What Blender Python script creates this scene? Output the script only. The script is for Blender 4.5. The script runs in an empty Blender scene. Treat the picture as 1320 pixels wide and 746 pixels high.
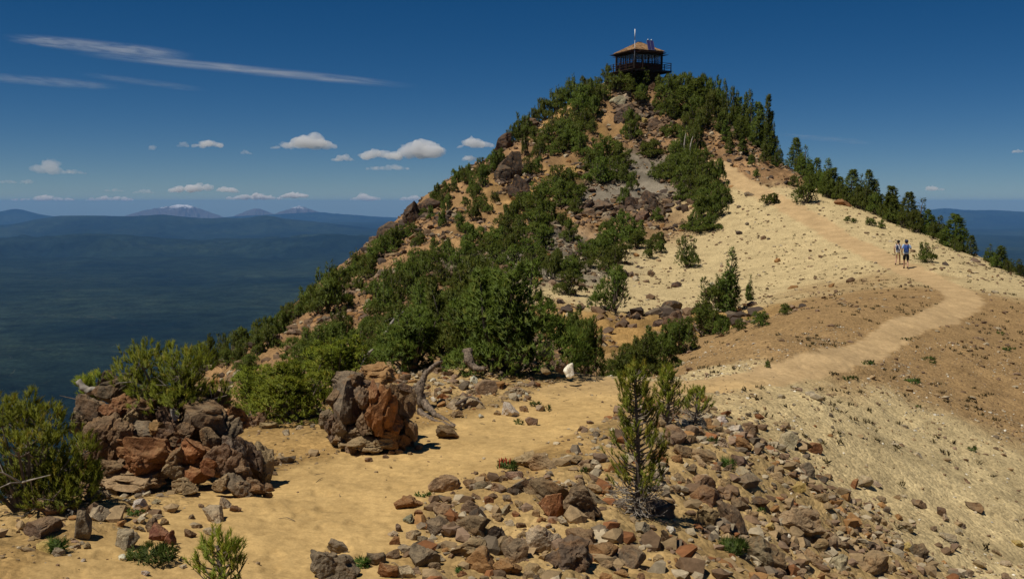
import bpy, bmesh, math, random
import numpy as np
from mathutils import Vector, Matrix

S = bpy.context.scene
COL = S.collection
D = bpy.data
R = math.radians

# ------------------------------------------------------------------ camera
FPX = 1295.0                      # focal length in pixels of the 1320 px wide photograph
PITCH = math.atan((373 - 262) / FPX)
cam = D.cameras.new("camera"); camo = D.objects.new("camera", cam); COL.objects.link(camo)
cam.sensor_width = 36.0; cam.lens = 36.0 * FPX / 1320
cam.clip_start = 0.1; cam.clip_end = 400000
camo.rotation_euler = (math.pi / 2 - PITCH, 0, 0)
S.camera = camo

# ------------------------------------------------------------------ light
SUN = Vector((-0.38, -0.24, 0.89)).normalized()
sun_el = math.asin(SUN.z); sun_az = math.atan2(SUN.x, SUN.y)
sl = D.lights.new("sun", 'SUN'); slo = D.objects.new("sun", sl); COL.objects.link(slo)
sl.energy = 4.6; sl.angle = R(0.53); sl.color = (1.0, 0.94, 0.84)
slo.rotation_euler = SUN.to_track_quat('Z', 'Y').to_euler()
W = D.worlds.new("World"); S.world = W; W.use_nodes = True
wn = W.node_tree.nodes; wl = W.node_tree.links
wn.clear()
sky = wn.new("ShaderNodeTexSky"); sky.sky_type = 'NISHITA'; sky.sun_disc = False
sky.sun_elevation = sun_el; sky.sun_rotation = sun_az
sky.altitude = 2400; sky.air_density = 0.7; sky.dust_density = 0.0; sky.ozone_density = 4.0
sgam = wn.new("ShaderNodeGamma"); sgam.inputs[1].default_value = 1.0
shs = wn.new("ShaderNodeHueSaturation"); shs.inputs['Saturation'].default_value = 1.33; shs.inputs['Value'].default_value = 0.93
bg = wn.new("ShaderNodeBackground"); bg.inputs[1].default_value = 0.05
wo = wn.new("ShaderNodeOutputWorld")
wl.new(sky.outputs[0], sgam.inputs[0]); wl.new(sgam.outputs[0], shs.inputs['Color'])
wl.new(shs.outputs[0], bg.inputs[0]); wl.new(bg.outputs[0], wo.inputs[0])
vs = S.view_settings
vs.view_transform = 'Standard'; vs.look = 'None'; vs.gamma = 1.0; vs.exposure = -0.08; vs.use_curve_mapping = False
cy = S.cycles
cy.max_bounces = 6; cy.diffuse_bounces = 3; cy.glossy_bounces = 2; cy.transmission_bounces = 4
cy.transparent_max_bounces = 8; cy.volume_bounces = 2; cy.use_denoising = True
cy.caustics_reflective = False; cy.caustics_refractive = False

# ------------------------------------------------------------------ numeric helpers
def rays(px, py):
    px = np.asarray(px, float); py = np.asarray(py, float)
    vx = (px - 660) / FPX; vy = -(py - 373) / FPX
    dy = math.cos(PITCH) + vy * math.sin(PITCH)
    dz = -math.sin(PITCH) + vy * math.cos(PITCH)
    return vx / dy, dz / dy              # x and z per metre of depth Y
def at(px, py, Y):
    a, b = rays(px, py)
    return np.stack([a * Y, np.broadcast_to(Y, np.shape(a)) * 1.0, b * Y], -1)
def _h(ix, iy, iz, seed):
    h = (ix.astype(np.int64) * 374761393 + iy.astype(np.int64) * 668265263 + iz.astype(np.int64) * 2147483647 + seed * 974711) & 0xffffffff
    h = ((h ^ (h >> 13)) * 1274126177) & 0xffffffff
    h = ((h ^ (h >> 16)) * 2246822519) & 0xffffffff
    return ((h ^ (h >> 15)) & 0xffffff) / float(0xffffff) * 2 - 1
def noise3(p, seed=0):
    f = np.floor(p); t = p - f; t = t * t * t * (t * (t * 6 - 15) + 10)
    i = f.astype(np.int64); out = 0
    for a in (0, 1):
        for b in (0, 1):
            for c in (0, 1):
                w = (t[:, 0] if a else 1 - t[:, 0]) * (t[:, 1] if b else 1 - t[:, 1]) * (t[:, 2] if c else 1 - t[:, 2])
                out = out + w * _h(i[:, 0] + a, i[:, 1] + b, i[:, 2] + c, seed)
    return out
def noise2(x, y, seed=0):
    fx = np.floor(x); fy = np.floor(y); tx = x - fx; ty = y - fy
    tx = tx * tx * tx * (tx * (tx * 6 - 15) + 10); ty = ty * ty * ty * (ty * (ty * 6 - 15) + 10)
    ix = fx.astype(np.int64); iy = fy.astype(np.int64); z = np.zeros_like(ix)
    return ((_h(ix, iy, z, seed) * (1 - tx) + _h(ix + 1, iy, z, seed) * tx) * (1 - ty)
            + (_h(ix, iy + 1, z, seed) * (1 - tx) + _h(ix + 1, iy + 1, z, seed) * tx) * ty)
def fbm2(x, y, octs, seed=0, gain=0.5):
    s = 0; a = 1.0
    for k in range(octs):
        s = s + a * noise2(x * 2 ** k + 17.3 * k, y * 2 ** k - 9.1 * k, seed + k); a *= gain
    return s
def fbm3(p, octs, seed=0, gain=0.5):
    s = 0; a = 1.0
    for k in range(octs):
        s = s + a * noise3(p * 2 ** k + 13.7 * k, seed + k); a *= gain
    return s
def unit(v):
    return v / np.maximum(np.linalg.norm(v, axis=-1, keepdims=True), 1e-9)
def smooth01(t):
    t = np.clip(t, 0, 1); return t * t * (3 - 2 * t)

# ------------------------------------------------------------------ mesh helpers
def np_mesh(name, V, F, smooth=False):
    V = np.ascontiguousarray(V, np.float32); F = np.ascontiguousarray(F, np.int32)
    me = D.meshes.new(name); n, k = F.shape
    me.vertices.add(len(V)); me.vertices.foreach_set('co', V.ravel())
    me.loops.add(n * k); me.loops.foreach_set('vertex_index', F.ravel())
    me.polygons.add(n); me.polygons.foreach_set('loop_start', np.arange(0, n * k, k, dtype=np.int32))
    me.polygons.foreach_set('loop_total', np.full(n, k, np.int32))
    me.polygons.foreach_set('use_smooth', np.full(n, smooth, bool))
    me.update(calc_edges=True)
    return me
def link(name, me, mat=None, parent=None, loc=None):
    o = D.objects.new(name, me); COL.objects.link(o)
    if mat is not None and len(me.materials) == 0: me.materials.append(mat)
    if parent is not None: o.parent = parent
    if loc is not None: o.location = loc
    return o
def tag(o, label=None, cat=None, group=None, kind=None):
    if label: o['label'] = label
    if cat: o['category'] = cat
    if group: o['group'] = group
    if kind: o['kind'] = kind
    return o
def empty(name, loc=(0, 0, 0), rz=0.0):
    o = D.objects.new(name, None); COL.objects.link(o); o.location = loc; o.rotation_euler = (0, 0, rz)
    o.empty_display_size = 0.2
    return o
def copy_tree(o, parent=None):
    c = o.copy(); COL.objects.link(c); c.parent = parent
    for ch in o.children: copy_tree(ch, c)
    return c
class MB:
    """collects mixed polygons for one mesh object"""
    def __init__(s): s.v = []; s.f = []
    def add(s, V, F):
        b = len(s.v); s.v += [tuple(map(float, q)) for q in V]; s.f += [tuple(int(i) + b for i in q) for q in F]
    def box(s, c, d, M=None):
        x, y, z = d[0] / 2, d[1] / 2, d[2] / 2
        V = [Vector((i * x, j * y, k * z)) for k in (-1, 1) for j in (-1, 1) for i in (-1, 1)]
        if M is not None: V = [M @ q for q in V]
        V = [q + Vector(c) for q in V]
        s.add(V, [(0, 2, 3, 1), (4, 5, 7, 6), (0, 1, 5, 4), (2, 6, 7, 3), (0, 4, 6, 2), (1, 3, 7, 5)])
    def bar(s, a, b, w, h=None):
        a = Vector(a); b = Vector(b); d = b - a; h = h or w
        q = d.to_track_quat('X', 'Z').to_matrix()
        s.box((a + b) / 2, (d.length, w, h), q)
    def tube(s, P, rad, sides=6):
        V, F = tube(P, rad, sides); s.add(V, F)
    def build(s, name, mat, parent=None, smooth=False, loc=None):
        me = D.meshes.new(name); me.from_pydata(s.v, [], s.f); me.update()
        if smooth: me.polygons.foreach_set('use_smooth', [True] * len(me.polygons))
        return link(name, me, mat, parent, loc)
def tube(P, rad, sides=6):
    P = np.asarray(P, float); rad = np.broadcast_to(np.asarray(rad, float), (len(P),))
    T = unit(np.gradient(P, axis=0)); ref = np.array([0.31, 0.9, 0.13])
    A = unit(np.cross(T, ref)); B = np.cross(T, A)
    an = np.arange(sides) / sides * 2 * np.pi
    V = (P[:, None] + rad[:, None, None] * (A[:, None] * np.cos(an)[None, :, None] + B[:, None] * np.sin(an)[None, :, None])).reshape(-1, 3)
    F = []
    for i in range(len(P) - 1):
        for j in range(sides):
            k = (j + 1) % sides
            F.append((i * sides + j, i * sides + k, (i + 1) * sides + k, (i + 1) * sides + j))
    F.append(tuple(range(sides))[::-1]); F.append(tuple((len(P) - 1) * sides + j for j in range(sides)))
    return V, F
_ico = {}
def ico(sub):
    if sub not in _ico:
        bm = bmesh.new(); bmesh.ops.create_icosphere(bm, subdivisions=sub, radius=1.0)
        V = np.array([v.co[:] for v in bm.verts]); F = np.array([[v.index for v in f.verts] for f in bm.faces]); bm.free()
        _ico[sub] = (V, F)
    return _ico[sub]

# ------------------------------------------------------------------ materials
def nodes(name):
    m = D.materials.new(name); m.use_nodes = True
    nt = m.node_tree; b = nt.nodes['Principled BSDF']
    b.inputs['Specular IOR Level'].default_value = 0.25
    return m, nt, b
def N(nt, t, **kw):
    n = nt.nodes.new(t)
    for k, v in kw.items():
        if k in n.inputs: n.inputs[k].default_value = v
        else: setattr(n, k, v)
    return n
def ramp(nt, src, stops, interp='LINEAR'):
    r = nt.nodes.new('ShaderNodeValToRGB'); e = r.color_ramp.elements; r.color_ramp.interpolation = interp
    for i, (p, c) in enumerate(stops):
        x = e[i] if i < 2 else e.new(p)
        x.position = p; x.color = (c[0], c[1], c[2], 1) if hasattr(c, '__len__') else (c, c, c, 1)
    nt.links.new(src, r.inputs[0]); return r.outputs[0]
def mix(nt, fac, a, b, mode='MIX'):
    n = nt.nodes.new('ShaderNodeMix'); n.data_type = 'RGBA'; n.blend_type = mode
    for s, v in ((n.inputs[0], fac), (n.inputs[6], a), (n.inputs[7], b)):
        if hasattr(v, 'links'): nt.links.new(v, s)
        elif hasattr(v, '__len__'): s.default_value = (*v[:3], 1)
        else: s.default_value = v
    return n.outputs[2]
def noise_n(nt, vec, scale, detail=4, rough=0.55, dist=0.0):
    n = N(nt, 'ShaderNodeTexNoise'); n.inputs['Scale'].default_value = scale; n.inputs['Detail'].default_value = detail
    n.inputs['Roughness'].default_value = rough; n.inputs['Distortion'].default_value = dist
    if vec is not None: nt.links.new(vec, n.inputs['Vector'])
    return n.outputs['Fac']
def bump(nt, b, hs, strength, dist):
    prev = None
    for h, s_, d_ in zip(hs, strength, dist):
        n = N(nt, 'ShaderNodeBump'); n.inputs['Strength'].default_value = s_; n.inputs['Distance'].default_value = d_
        nt.links.new(h, n.inputs['Height'])
        if prev is not None: nt.links.new(prev, n.inputs['Normal'])
        prev = n.outputs[0]
    nt.links.new(prev, b.inputs['Normal'])
def flat(name, col, rough=0.7, vary=0.25, scale=8.0, bumpd=0.0, metal=0.0):
    m, nt, b = nodes(name)
    tc = N(nt, 'ShaderNodeTexCoord').outputs['Object']
    f = noise_n(nt, tc, scale, 5)
    c = ramp(nt, f, [(0.3, [q * (1 - vary) for q in col]), (0.7, [min(1, q * (1 + vary)) for q in col])])
    nt.links.new(c, b.inputs['Base Color']); b.inputs['Roughness'].default_value = rough; b.inputs['Metallic'].default_value = metal
    if bumpd: bump(nt, b, [f], [0.6], [bumpd])
    return m

def ground_material():
    m, nt, b = nodes('ground')
    tc = N(nt, 'ShaderNodeNewGeometry').outputs['Position']
    col = N(nt, 'ShaderNodeAttribute', attribute_name='tint').outputs['Color']
    rk = N(nt, 'ShaderNodeAttribute', attribute_name='rough').outputs['Fac']
    n1 = noise_n(nt, tc, 0.9, 8, 0.62); n2 = noise_n(nt, tc, 9.0, 6, 0.6); n3 = noise_n(nt, tc, 42.0, 4, 0.6)
    c = mix(nt, 1.0, col, ramp(nt, n1, [(0.3, (0.80, 0.78, 0.75)), (0.7, (1.16, 1.15, 1.12))]), 'MULTIPLY')
    c = mix(nt, 1.0, c, ramp(nt, n2, [(0.3, (0.80, 0.78, 0.76)), (0.72, (1.16, 1.16, 1.16))]), 'MULTIPLY')
    # fine grit: pale and dark specks
    vo = N(nt, 'ShaderNodeTexVoronoi'); vo.inputs['Scale'].default_value = 17.0; nt.links.new(tc, vo.inputs['Vector'])
    sp = ramp(nt, vo.outputs['Color'], [(0.28, 0.66), (0.5, 1.0), (0.84, 1.05), (0.93, 1.4)])
    spm = mix(nt, rk, (1, 1, 1), sp)
    c = mix(nt, 1.0, c, spm, 'MULTIPLY')
    c = mix(nt, 1.0, c, ramp(nt, n3, [(0.3, 0.88), (0.7, 1.1)]), 'MULTIPLY')
    nt.links.new(c, b.inputs['Base Color']); b.inputs['Roughness'].default_value = 0.95; b.inputs['Specular IOR Level'].default_value = 0.08
    hm = N(nt, 'ShaderNodeMath', operation='MULTIPLY'); nt.links.new(n2, hm.inputs[0])
    ha = N(nt, 'ShaderNodeMath', operation='MULTIPLY_ADD'); nt.links.new(rk, ha.inputs[0]); ha.inputs[1].default_value = 1.0; ha.inputs[2].default_value = 0.18
    nt.links.new(ha.outputs[0], hm.inputs[1])
    hv = N(nt, 'ShaderNodeMath', operation='MULTIPLY'); nt.links.new(vo.outputs['Distance'], hv.inputs[0]); nt.links.new(ha.outputs[0], hv.inputs[1])
    bump(nt, b, [hm.outputs[0], hv.outputs[0], n3], [0.8, 0.7, 0.5], [0.045, -0.025, 0.010])
    return m
def rock_material():
    m, nt, b = nodes('weathered_rock')
    tc = N(nt, 'ShaderNodeTexCoord'); oi = N(nt, 'ShaderNodeObjectInfo')
    off = N(nt, 'ShaderNodeVectorMath', operation='ADD')
    sc = N(nt, 'ShaderNodeVectorMath', operation='SCALE'); sc.inputs['Scale'].default_value = 37.0
    cmb = N(nt, 'ShaderNodeCombineXYZ')
    for i in range(3): nt.links.new(oi.outputs['Random'], cmb.inputs[i])
    nt.links.new(cmb.outputs[0], sc.inputs[0]); nt.links.new(sc.outputs[0], off.inputs[0])
    nt.links.new(tc.outputs['Object'], off.inputs[1]); v = off.outputs[0]
    geo = N(nt, 'ShaderNodeNewGeometry').outputs['Position']
    gv = N(nt, 'ShaderNodeVectorMath', operation='ADD'); nt.links.new(geo, gv.inputs[0]); nt.links.new(sc.outputs[0], gv.inputs[1]); v = gv.outputs[0]
    n1 = noise_n(nt, v, 2.6, 7, 0.65, 0.3); n2 = noise_n(nt, v, 3.6, 8, 0.68, 0.5); n3 = noise_n(nt, geo, 11.0, 7, 0.7); n4 = noise_n(nt, geo, 45.0, 4, 0.65)
    base = oi.outputs['Color']
    c = mix(nt, 1.0, base, ramp(nt, n1, [(0.28, (0.62, 0.60, 0.60)), (0.5, (1, 1, 1)), (0.72, (1.35, 1.32, 1.25))]), 'MULTIPLY')
    rust = ramp(nt, n2, [(0.48, 0.0), (0.64, 0.85)])
    c = mix(nt, rust, c, mix(nt, 0.55, base, (0.27, 0.13, 0.045)))
    n5 = noise_n(nt, v, 6.1, 6, 0.7); pale = ramp(nt, n5, [(0.60, 0.0), (0.72, 0.40)])
    pf = N(nt, 'ShaderNodeMath', operation='MULTIPLY'); nt.links.new(pale, pf.inputs[0]); nt.links.new(oi.outputs['Alpha'], pf.inputs[1])
    c = mix(nt, pf.outputs[0], c, (0.36, 0.30, 0.21))
    c = mix(nt, 1.0, c, ramp(nt, n3, [(0.28, 0.55), (0.5, 1.0), (0.75, 1.32)]), 'MULTIPLY')
    c = mix(nt, 1.0, c, ramp(nt, n4, [(0.3, 0.78), (0.7, 1.18)]), 'MULTIPLY')
    sz = N(nt, 'ShaderNodeSeparateXYZ'); nt.links.new(N(nt, 'ShaderNodeNewGeometry').outputs['Normal'], sz.inputs[0])
    du = N(nt, 'ShaderNodeMath', operation='MULTIPLY'); nt.links.new(ramp(nt, sz.outputs[2], [(0.25, 0.0), (0.95, 1.0)]), du.inputs[0]); nt.links.new(ramp(nt, n3, [(0.35, 0.08), (0.65, 0.42)]), du.inputs[1])
    dv = N(nt, 'ShaderNodeMath', operation='MULTIPLY'); nt.links.new(du.outputs[0], dv.inputs[0]); nt.links.new(oi.outputs['Alpha'], dv.inputs[1])
    c = mix(nt, dv.outputs[0], c, (0.33, 0.235, 0.122))
    nt.links.new(c, b.inputs['Base Color']); b.inputs['Roughness'].default_value = 0.9; b.inputs['Specular IOR Level'].default_value = 0.15
    bump(nt, b, [n3, n4], [0.9, 0.7], [0.05, 0.012])
    return m
def rubble_material():
    m, nt, b = nodes('loose_stone')
    col = N(nt, 'ShaderNodeAttribute', attribute_name='tint').outputs['Color']
    geo = N(nt, 'ShaderNodeNewGeometry').outputs['Position']
    n3 = noise_n(nt, geo, 14.0, 6, 0.65)
    c = mix(nt, 1.0, col, ramp(nt, n3, [(0.28, 0.66), (0.72, 1.28)]), 'MULTIPLY')
    nt.links.new(c, b.inputs['Base Color']); b.inputs['Roughness'].default_value = 0.92; b.inputs['Specular IOR Level'].default_value = 0.1
    bump(nt, b, [n3], [0.8], [0.02])
    return m
def needle_material(name, dark, light, tip):
    m, nt, b = nodes(name)
    t = N(nt, 'ShaderNodeAttribute', attribute_name='shoot').outputs['Fac']
    oi = N(nt, 'ShaderNodeObjectInfo').outputs['Random']
    c = ramp(nt, t, [(0.0, dark), (0.62, light), (0.88, light), (0.96, tip)])
    hs = N(nt, 'ShaderNodeHueSaturation'); nt.links.new(c, hs.inputs['Color'])
    mr = N(nt, 'ShaderNodeMapRange'); nt.links.new(oi, mr.inputs[0]); mr.inputs[3].default_value = 0.74; mr.inputs[4].default_value = 1.24
    nt.links.new(mr.outputs[0], hs.inputs['Value'])
    mh = N(nt, 'ShaderNodeMapRange'); nt.links.new(oi, mh.inputs[0]); mh.inputs[3].default_value = 0.478; mh.inputs[4].default_value = 0.514
    nt.links.new(mh.outputs[0], hs.inputs['Hue'])
    nt.links.new(hs.outputs[0], b.inputs['Base Color']); b.inputs['Roughness'].default_value = 0.6; b.inputs['Specular IOR Level'].default_value = 0.18
    tr = N(nt, 'ShaderNodeBsdfTranslucent'); nt.links.new(hs.outputs[0], tr.inputs[0])
    ms = N(nt, 'ShaderNodeMixShader'); ms.inputs[0].default_value = 0.38
    nt.links.new(b.outputs[0], ms.inputs[1]); nt.links.new(tr.outputs[0], ms.inputs[2])
    nt.links.new(ms.outputs[0], nt.nodes['Material Output'].inputs[0])
    return m
M_ground = ground_material(); M_rock = rock_material(); M_rubble = rubble_material()
M_needle = needle_material('pine_needles', (0.056, 0.078, 0.012), (0.108, 0.138, 0.019), (0.15, 0.155, 0.024))
M_needle_near = needle_material('fresh_pine_needles', (0.098, 0.124, 0.012), (0.182, 0.205, 0.019), (0.25, 0.225, 0.026))
M_bark = flat('grey_bark', (0.14, 0.11, 0.085), 0.9, 0.4, 14, 0.01)
M_dead = flat('silver_deadwood', (0.27, 0.235, 0.19), 0.85, 0.45, 14, 0.01)
M_wood = flat('weathered_log', (0.15, 0.112, 0.078), 0.9, 0.8, 26, 0.03)
M_leaf = needle_material('herb_leaves', (0.035, 0.07, 0.012), (0.085, 0.13, 0.02), (0.15, 0.16, 0.03))
# ------------------------------------------------------------------ the shape of the mountain top (metres, eye = origin)
CP = [  # photo column, photo row, depth
 # bench in the foreground and the trail over it
 (850,500,24.5),(815,506,27),(780,502,27),(840,494,31),(-200,746,7.2),(100,746,7.6),(300,740,8.0),(430,640,10.8),(560,590,13.2),(700,540,16.5),(650,560,15.0),(760,490,21),(720,492,20.8),(790,492,21),
 (330,545,15.0),(200,640,10.4),(60,640,9.8),(480,580,13.4),(600,500,18.5),(380,545,15.2),(560,520,17.2),
 (640,488,21),(690,470,22.5),(715,478,22.2),(500,500,18.5),(440,500,18.0),
 (850,740,9.0),(1000,740,10.6),(700,740,8.4),(550,700,9.2),(700,640,10.8),(820,655,10.4),(850,560,14.2),(840,520,17.5),(950,560,15.5),(1000,640,13.0),
 (900,600,13.0),(950,680,11.4),
 # slope that falls away to the right
 (1100,550,21.0),(1100,650,16.5),(1100,740,12.5),(1200,740,14.2),(1320,740,16.0),(1320,600,22.0),(1320,500,30),(1320,430,41),(1200,600,19.5),(1200,500,27),(1000,520,20),(1500,700,20),(1500,560,28),(1500,450,42),
 # trail on the right
 (900,497,21),(1000,482,24.2),(1100,455,29),(1200,415,38),(1250,388,46),(1225,368,53),(1165,345,63),(1100,315,75),(1050,285,85),(1000,258,94),(950,232,103),(1320,380,52),
 # low hump behind the lower trail
 (900,468,24.5),(960,430,29.5),(1040,400,37),(1100,385,43),(1150,378,49),(1000,450,26.5),
 # pale slope
 (1000,340,75),(950,380,66),(900,300,90),(900,400,58),(1050,350,68),(1110,358,62),(880,445,42),(930,415,52),(1046,500,20.5),
 # right hand spine
 (1320,355,68),(1260,330,74),(1200,304,81),(1100,260,93),(1040,232,105),(1000,216,112),(940,168,124),(880,128,131),(910,185,118),(930,210,110),(1150,310,77),
 # the face of the cone
 (825,103,136),(825,150,128),(825,200,118),(825,250,106),(825,300,92),(825,350,77),(825,400,62),(825,450,46),(815,482,34),(760,470,32),
 (740,134,130),(785,108,134),(640,200,120),(600,222,114),(540,272,105),(500,306,96),(440,370,80),(380,412,66),(290,468,46),(330,452,55),
 (300,492,34),(360,470,38),(500,400,58),(550,350,72),(600,300,88),(650,250,104),(700,200,117),(750,150,127),(620,425,42),(700,425,48),(740,380,64),(450,440,44),(420,480,26),(540,440,38),
]
WP = [  # flanks the photograph does not show (x, y, z)
 (0,0,-2.0),(-4,3,-2.3),(5,3,-2.4),(0,5,-2.7),(10,5,-3.8),(18,6,-6.2),(30,10,-10),(45,20,-15),(-6,5,-2.6),
 (-9,9,-4.2),(-8.2,14,-6.0),(-14,20,-13),(-18,8,-11),(-11,25,-11.5),(-9.5,19,-7.6),(-20,35,-20),(-30,20,-22),
 (-27,45,-18),(-30,62,-21),(-30,80,-20),(-28,100,-16),(-20,120,-9),(-10,135,-3),(0,143,2),(-40,110,-26),(-50,70,-38),(-45,40,-33),(-30,140,-18),
 (17,150,9),(17,175,-9),(40,140,-3),(35,125,3),(45,110,-5),(48,95,-9),(47,80,-11.5),(45,65,-11.5),(48,50,-12.5),(60,90,-19),(60,60,-20),(60,30,-20),(60,120,-17),(10,190,-20),(50,170,-20),(-20,170,-21),
]
P0 = at(np.array([c[0] for c in CP]), np.array([c[1] for c in CP]), np.array([c[2] for c in CP], float))
PC = np.vstack([P0, np.array(WP, float)])
SC = 0.05
def _phi(r2): return np.where(r2 > 1e-12, 0.5 * r2 * np.log(np.maximum(r2, 1e-12)), 0.0)
def _fit(P, lam=0.004):
    q = P[:, :2] * SC; n = len(q)
    K = _phi(((q[:, None] - q[None]) ** 2).sum(-1)) + lam * np.eye(n)
    A = np.hstack([np.ones((n, 1)), q]); M = np.block([[K, A], [A.T, np.zeros((3, 3))]])
    return q, np.linalg.solve(M, np.concatenate([P[:, 2], np.zeros(3)]))
_q, _w = _fit(PC)
def rbf(x, y):
    sh = np.shape(x); x = np.ravel(x) * SC; y = np.ravel(y) * SC; out = np.empty(len(x))
    for s in range(0, len(x), 40000):
        a = x[s:s + 40000, None]; b = y[s:s + 40000, None]
        r2 = (a - _q[None, :, 0]) ** 2 + (b - _q[None, :, 1]) ** 2
        out[s:s + 40000] = _phi(r2) @ _w[:-3] + _w[-3] + _w[-2] * a[:, 0] + _w[-1] * b[:, 0]
    return out.reshape(sh)
def base_h(x, y):
    x = np.asarray(x, float); y = np.asarray(y, float)
    z = rbf(np.clip(x, -75, 75), np.clip(y, -15, 205))
    # outer cone: the mountain runs on down to the plain
    r = np.hypot((x - 8) / 0.75, (y - 75) / 1.3)
    cone = -32 - 0.62 * (r - 70)
    k = smooth01((r - 58) / 40)
    return z * (1 - k) + cone * k
# lookup grid for ray casts
GX = np.arange(-70, 75.01, 0.25); GY = np.arange(0, 175.01, 0.25)
_gx, _gy = np.meshgrid(GX, GY); HG = base_h(_gx, _gy)
def hgrid(x, y):
    u = np.clip((x + 70) / 0.25, 0, len(GX) - 1.001); v = np.clip(y / 0.25, 0, len(GY) - 1.001)
    i = u.astype(int); j = v.astype(int); a = u - i; b = v - j
    return (HG[j, i] * (1 - a) + HG[j, i + 1] * a) * (1 - b) + (HG[j + 1, i] * (1 - a) + HG[j + 1, i + 1] * a) * b
_Y = 3.0 * (165 / 3.0) ** (np.arange(1400) / 1399)
def cast(px, py):
    """where the line of sight through a photo point meets the ground; rows that pass over the crest slide down to it"""
    px = np.atleast_1d(np.asarray(px, float)); py = np.atleast_1d(np.asarray(py, float)).copy()
    out = np.full((len(px), 3), np.nan); todo = np.arange(len(px))
    for _ in range(60):
        a, b = rays(px[todo], py[todo])
        X = a[:, None] * _Y; Z = b[:, None] * _Y
        d = Z - hgrid(X, np.broadcast_to(_Y, X.shape))
        hit = d < 0; ok = hit.any(1); k = hit.argmax(1)
        for n_ in np.where(ok)[0]:
            kk = k[n_]
            if kk == 0: y = _Y[0]
            else:
                d0, d1 = d[n_, kk - 1], d[n_, kk]; y = _Y[kk - 1] + (_Y[kk] - _Y[kk - 1]) * d0 / (d0 - d1)
            out[todo[n_]] = (a[n_] * y, y, b[n_] * y)
        py[todo[~ok]] += 1.0; todo = todo[~ok]
        if len(todo) == 0: break
    return out
# ------------------------------------------------------------------ the trail line and ground colours
TRAIL_PX = [(190,800),(250,760),(340,700),(430,640),(520,602),(620,566),(700,540),(745,512),(775,493),(830,497),(890,497),(950,491),(1010,480),(1080,461),(1140,437),(1200,412),(1232,397),(1243,386),(1225,371),(1190,356),(1150,338),(1110,319),(1060,291),(1010,263),(965,240),(945,228),(925,208)]
TP = cast([t[0] for t in TRAIL_PX], [t[1] for t in TRAIL_PX])
def dense(P, n=12):
    out = []
    for i in range(len(P) - 1):
        p0 = P[max(i - 1, 0)]; p1 = P[i]; p2 = P[i + 1]; p3 = P[min(i + 2, len(P) - 1)]
        for k in range(n):
            t = k / n
            out.append(0.5 * (2 * p1 + (p2 - p0) * t + (2 * p0 - 5 * p1 + 4 * p2 - p3) * t * t + (3 * p1 - p0 - 3 * p2 + p3) * t ** 3))
    return np.array(out + [P[-1]])
TD = dense(TP)
TW = np.interp(TD[:, 1], [7, 14, 20, 23, 32, 50, 70, 100], [1.25, 1.15, 0.9, 0.6, 0.6, 0.85, 1.0, 1.2])
def trail_d(x, y):
    x = np.ravel(x); y = np.ravel(y); out = np.empty(len(x))
    for s in range(0, len(x), 20000):
        d = np.hypot(x[s:s + 20000, None] - TD[None, :, 0], y[s:s + 20000, None] - TD[None, :, 1]) / TW[None]
        out[s:s + 20000] = d.min(1)
    return out                          # 1 = the edge of the trail
PAL = dict(dust=(0.345, 0.22, 0.084), pale=(0.53, 0.42, 0.225), brown=(0.325, 0.212, 0.098), orange=(0.305, 0.185, 0.092), grey=(0.20, 0.175, 0.135), rub=(0.40, 0.28, 0.125), gold=(0.37, 0.23, 0.085))
ROUGH = dict(dust=0.5, pale=0.75, brown=0.8, orange=0.8, grey=0.7, rub=0.65, gold=0.7)
ZB = dict(
 dust=[(300,720,1.7),(420,640,1.8),(560,585,2.0),(680,545,2.0),(740,510,2.0),(430,570,1.8),(350,590,1.5),(60,735,1.6),(920,700,0.8),(150,746,1.6),(860,745,0.7),(800,600,0.8),(640,600,1.0)],
 pale=[(1000,340,9),(960,300,9),(1040,350,6),(900,340,7),(1150,290,8),(1250,350,8),(1200,320,7),(1120,560,3),(1200,610,3),(1250,680,3),(1040,535,2.2),(1320,660,4),(945,474,0.8),(860,390,6),(1080,260,7),(1180,560,2.5),(1290,600,2.5)],
 brown=[(1200,440,3.5),(1300,440,6),(1320,500,4),(1260,530,2.6),(1110,362,4),(980,428,2.5),(1060,398,3),(1010,420,3),(1180,490,2.5),(1150,378,4),(900,455,2),(1230,480,3),(930,508,0.8),(985,500,0.9),(1040,490,1.0),(1100,474,1.3),(1128,322,1.1),(1180,343,1.1),(1215,356,1.0),(1000,464,1.3),(1080,446,1.8),(1150,415,2.2),(1040,440,1.6)],
 orange=[(600,270,8),(560,300,6),(700,200,5),(800,130,5),(400,440,6),(330,470,6),(470,400,6),(920,190,6),(960,215,5),(340,440,6),(840,300,5),(420,420,6),(1000,225,4)],
 gold=[(640,262,5),(690,230,4),(610,295,5),(760,145,4),(780,440,5),(300,485,5),(740,220,4),(800,420,5)],
 grey=[(800,235,5),(775,252,4),(720,335,5),(740,310,4),(845,222,4),(700,350,4),(840,215,3),(810,225,3),(760,260,3)],
 rub=[(700,680,1.5),(850,650,1.5),(1000,640,2),(1000,570,2),(900,560,2),(1100,700,2.5),(620,500,1.8),(600,720,1.2),(150,660,1.2),(60,690,1.0),(200,600,1.6),(660,510,1.2),(780,700,1),(480,588,0.7),(530,570,0.7),(430,560,0.7),(300,640,0.8),(350,610,0.5)],
)
ZK = list(PAL); ZPTS = {k: cast([b[0] for b in v], [b[1] for b in v]) for k, v in ZB.items()}
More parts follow.
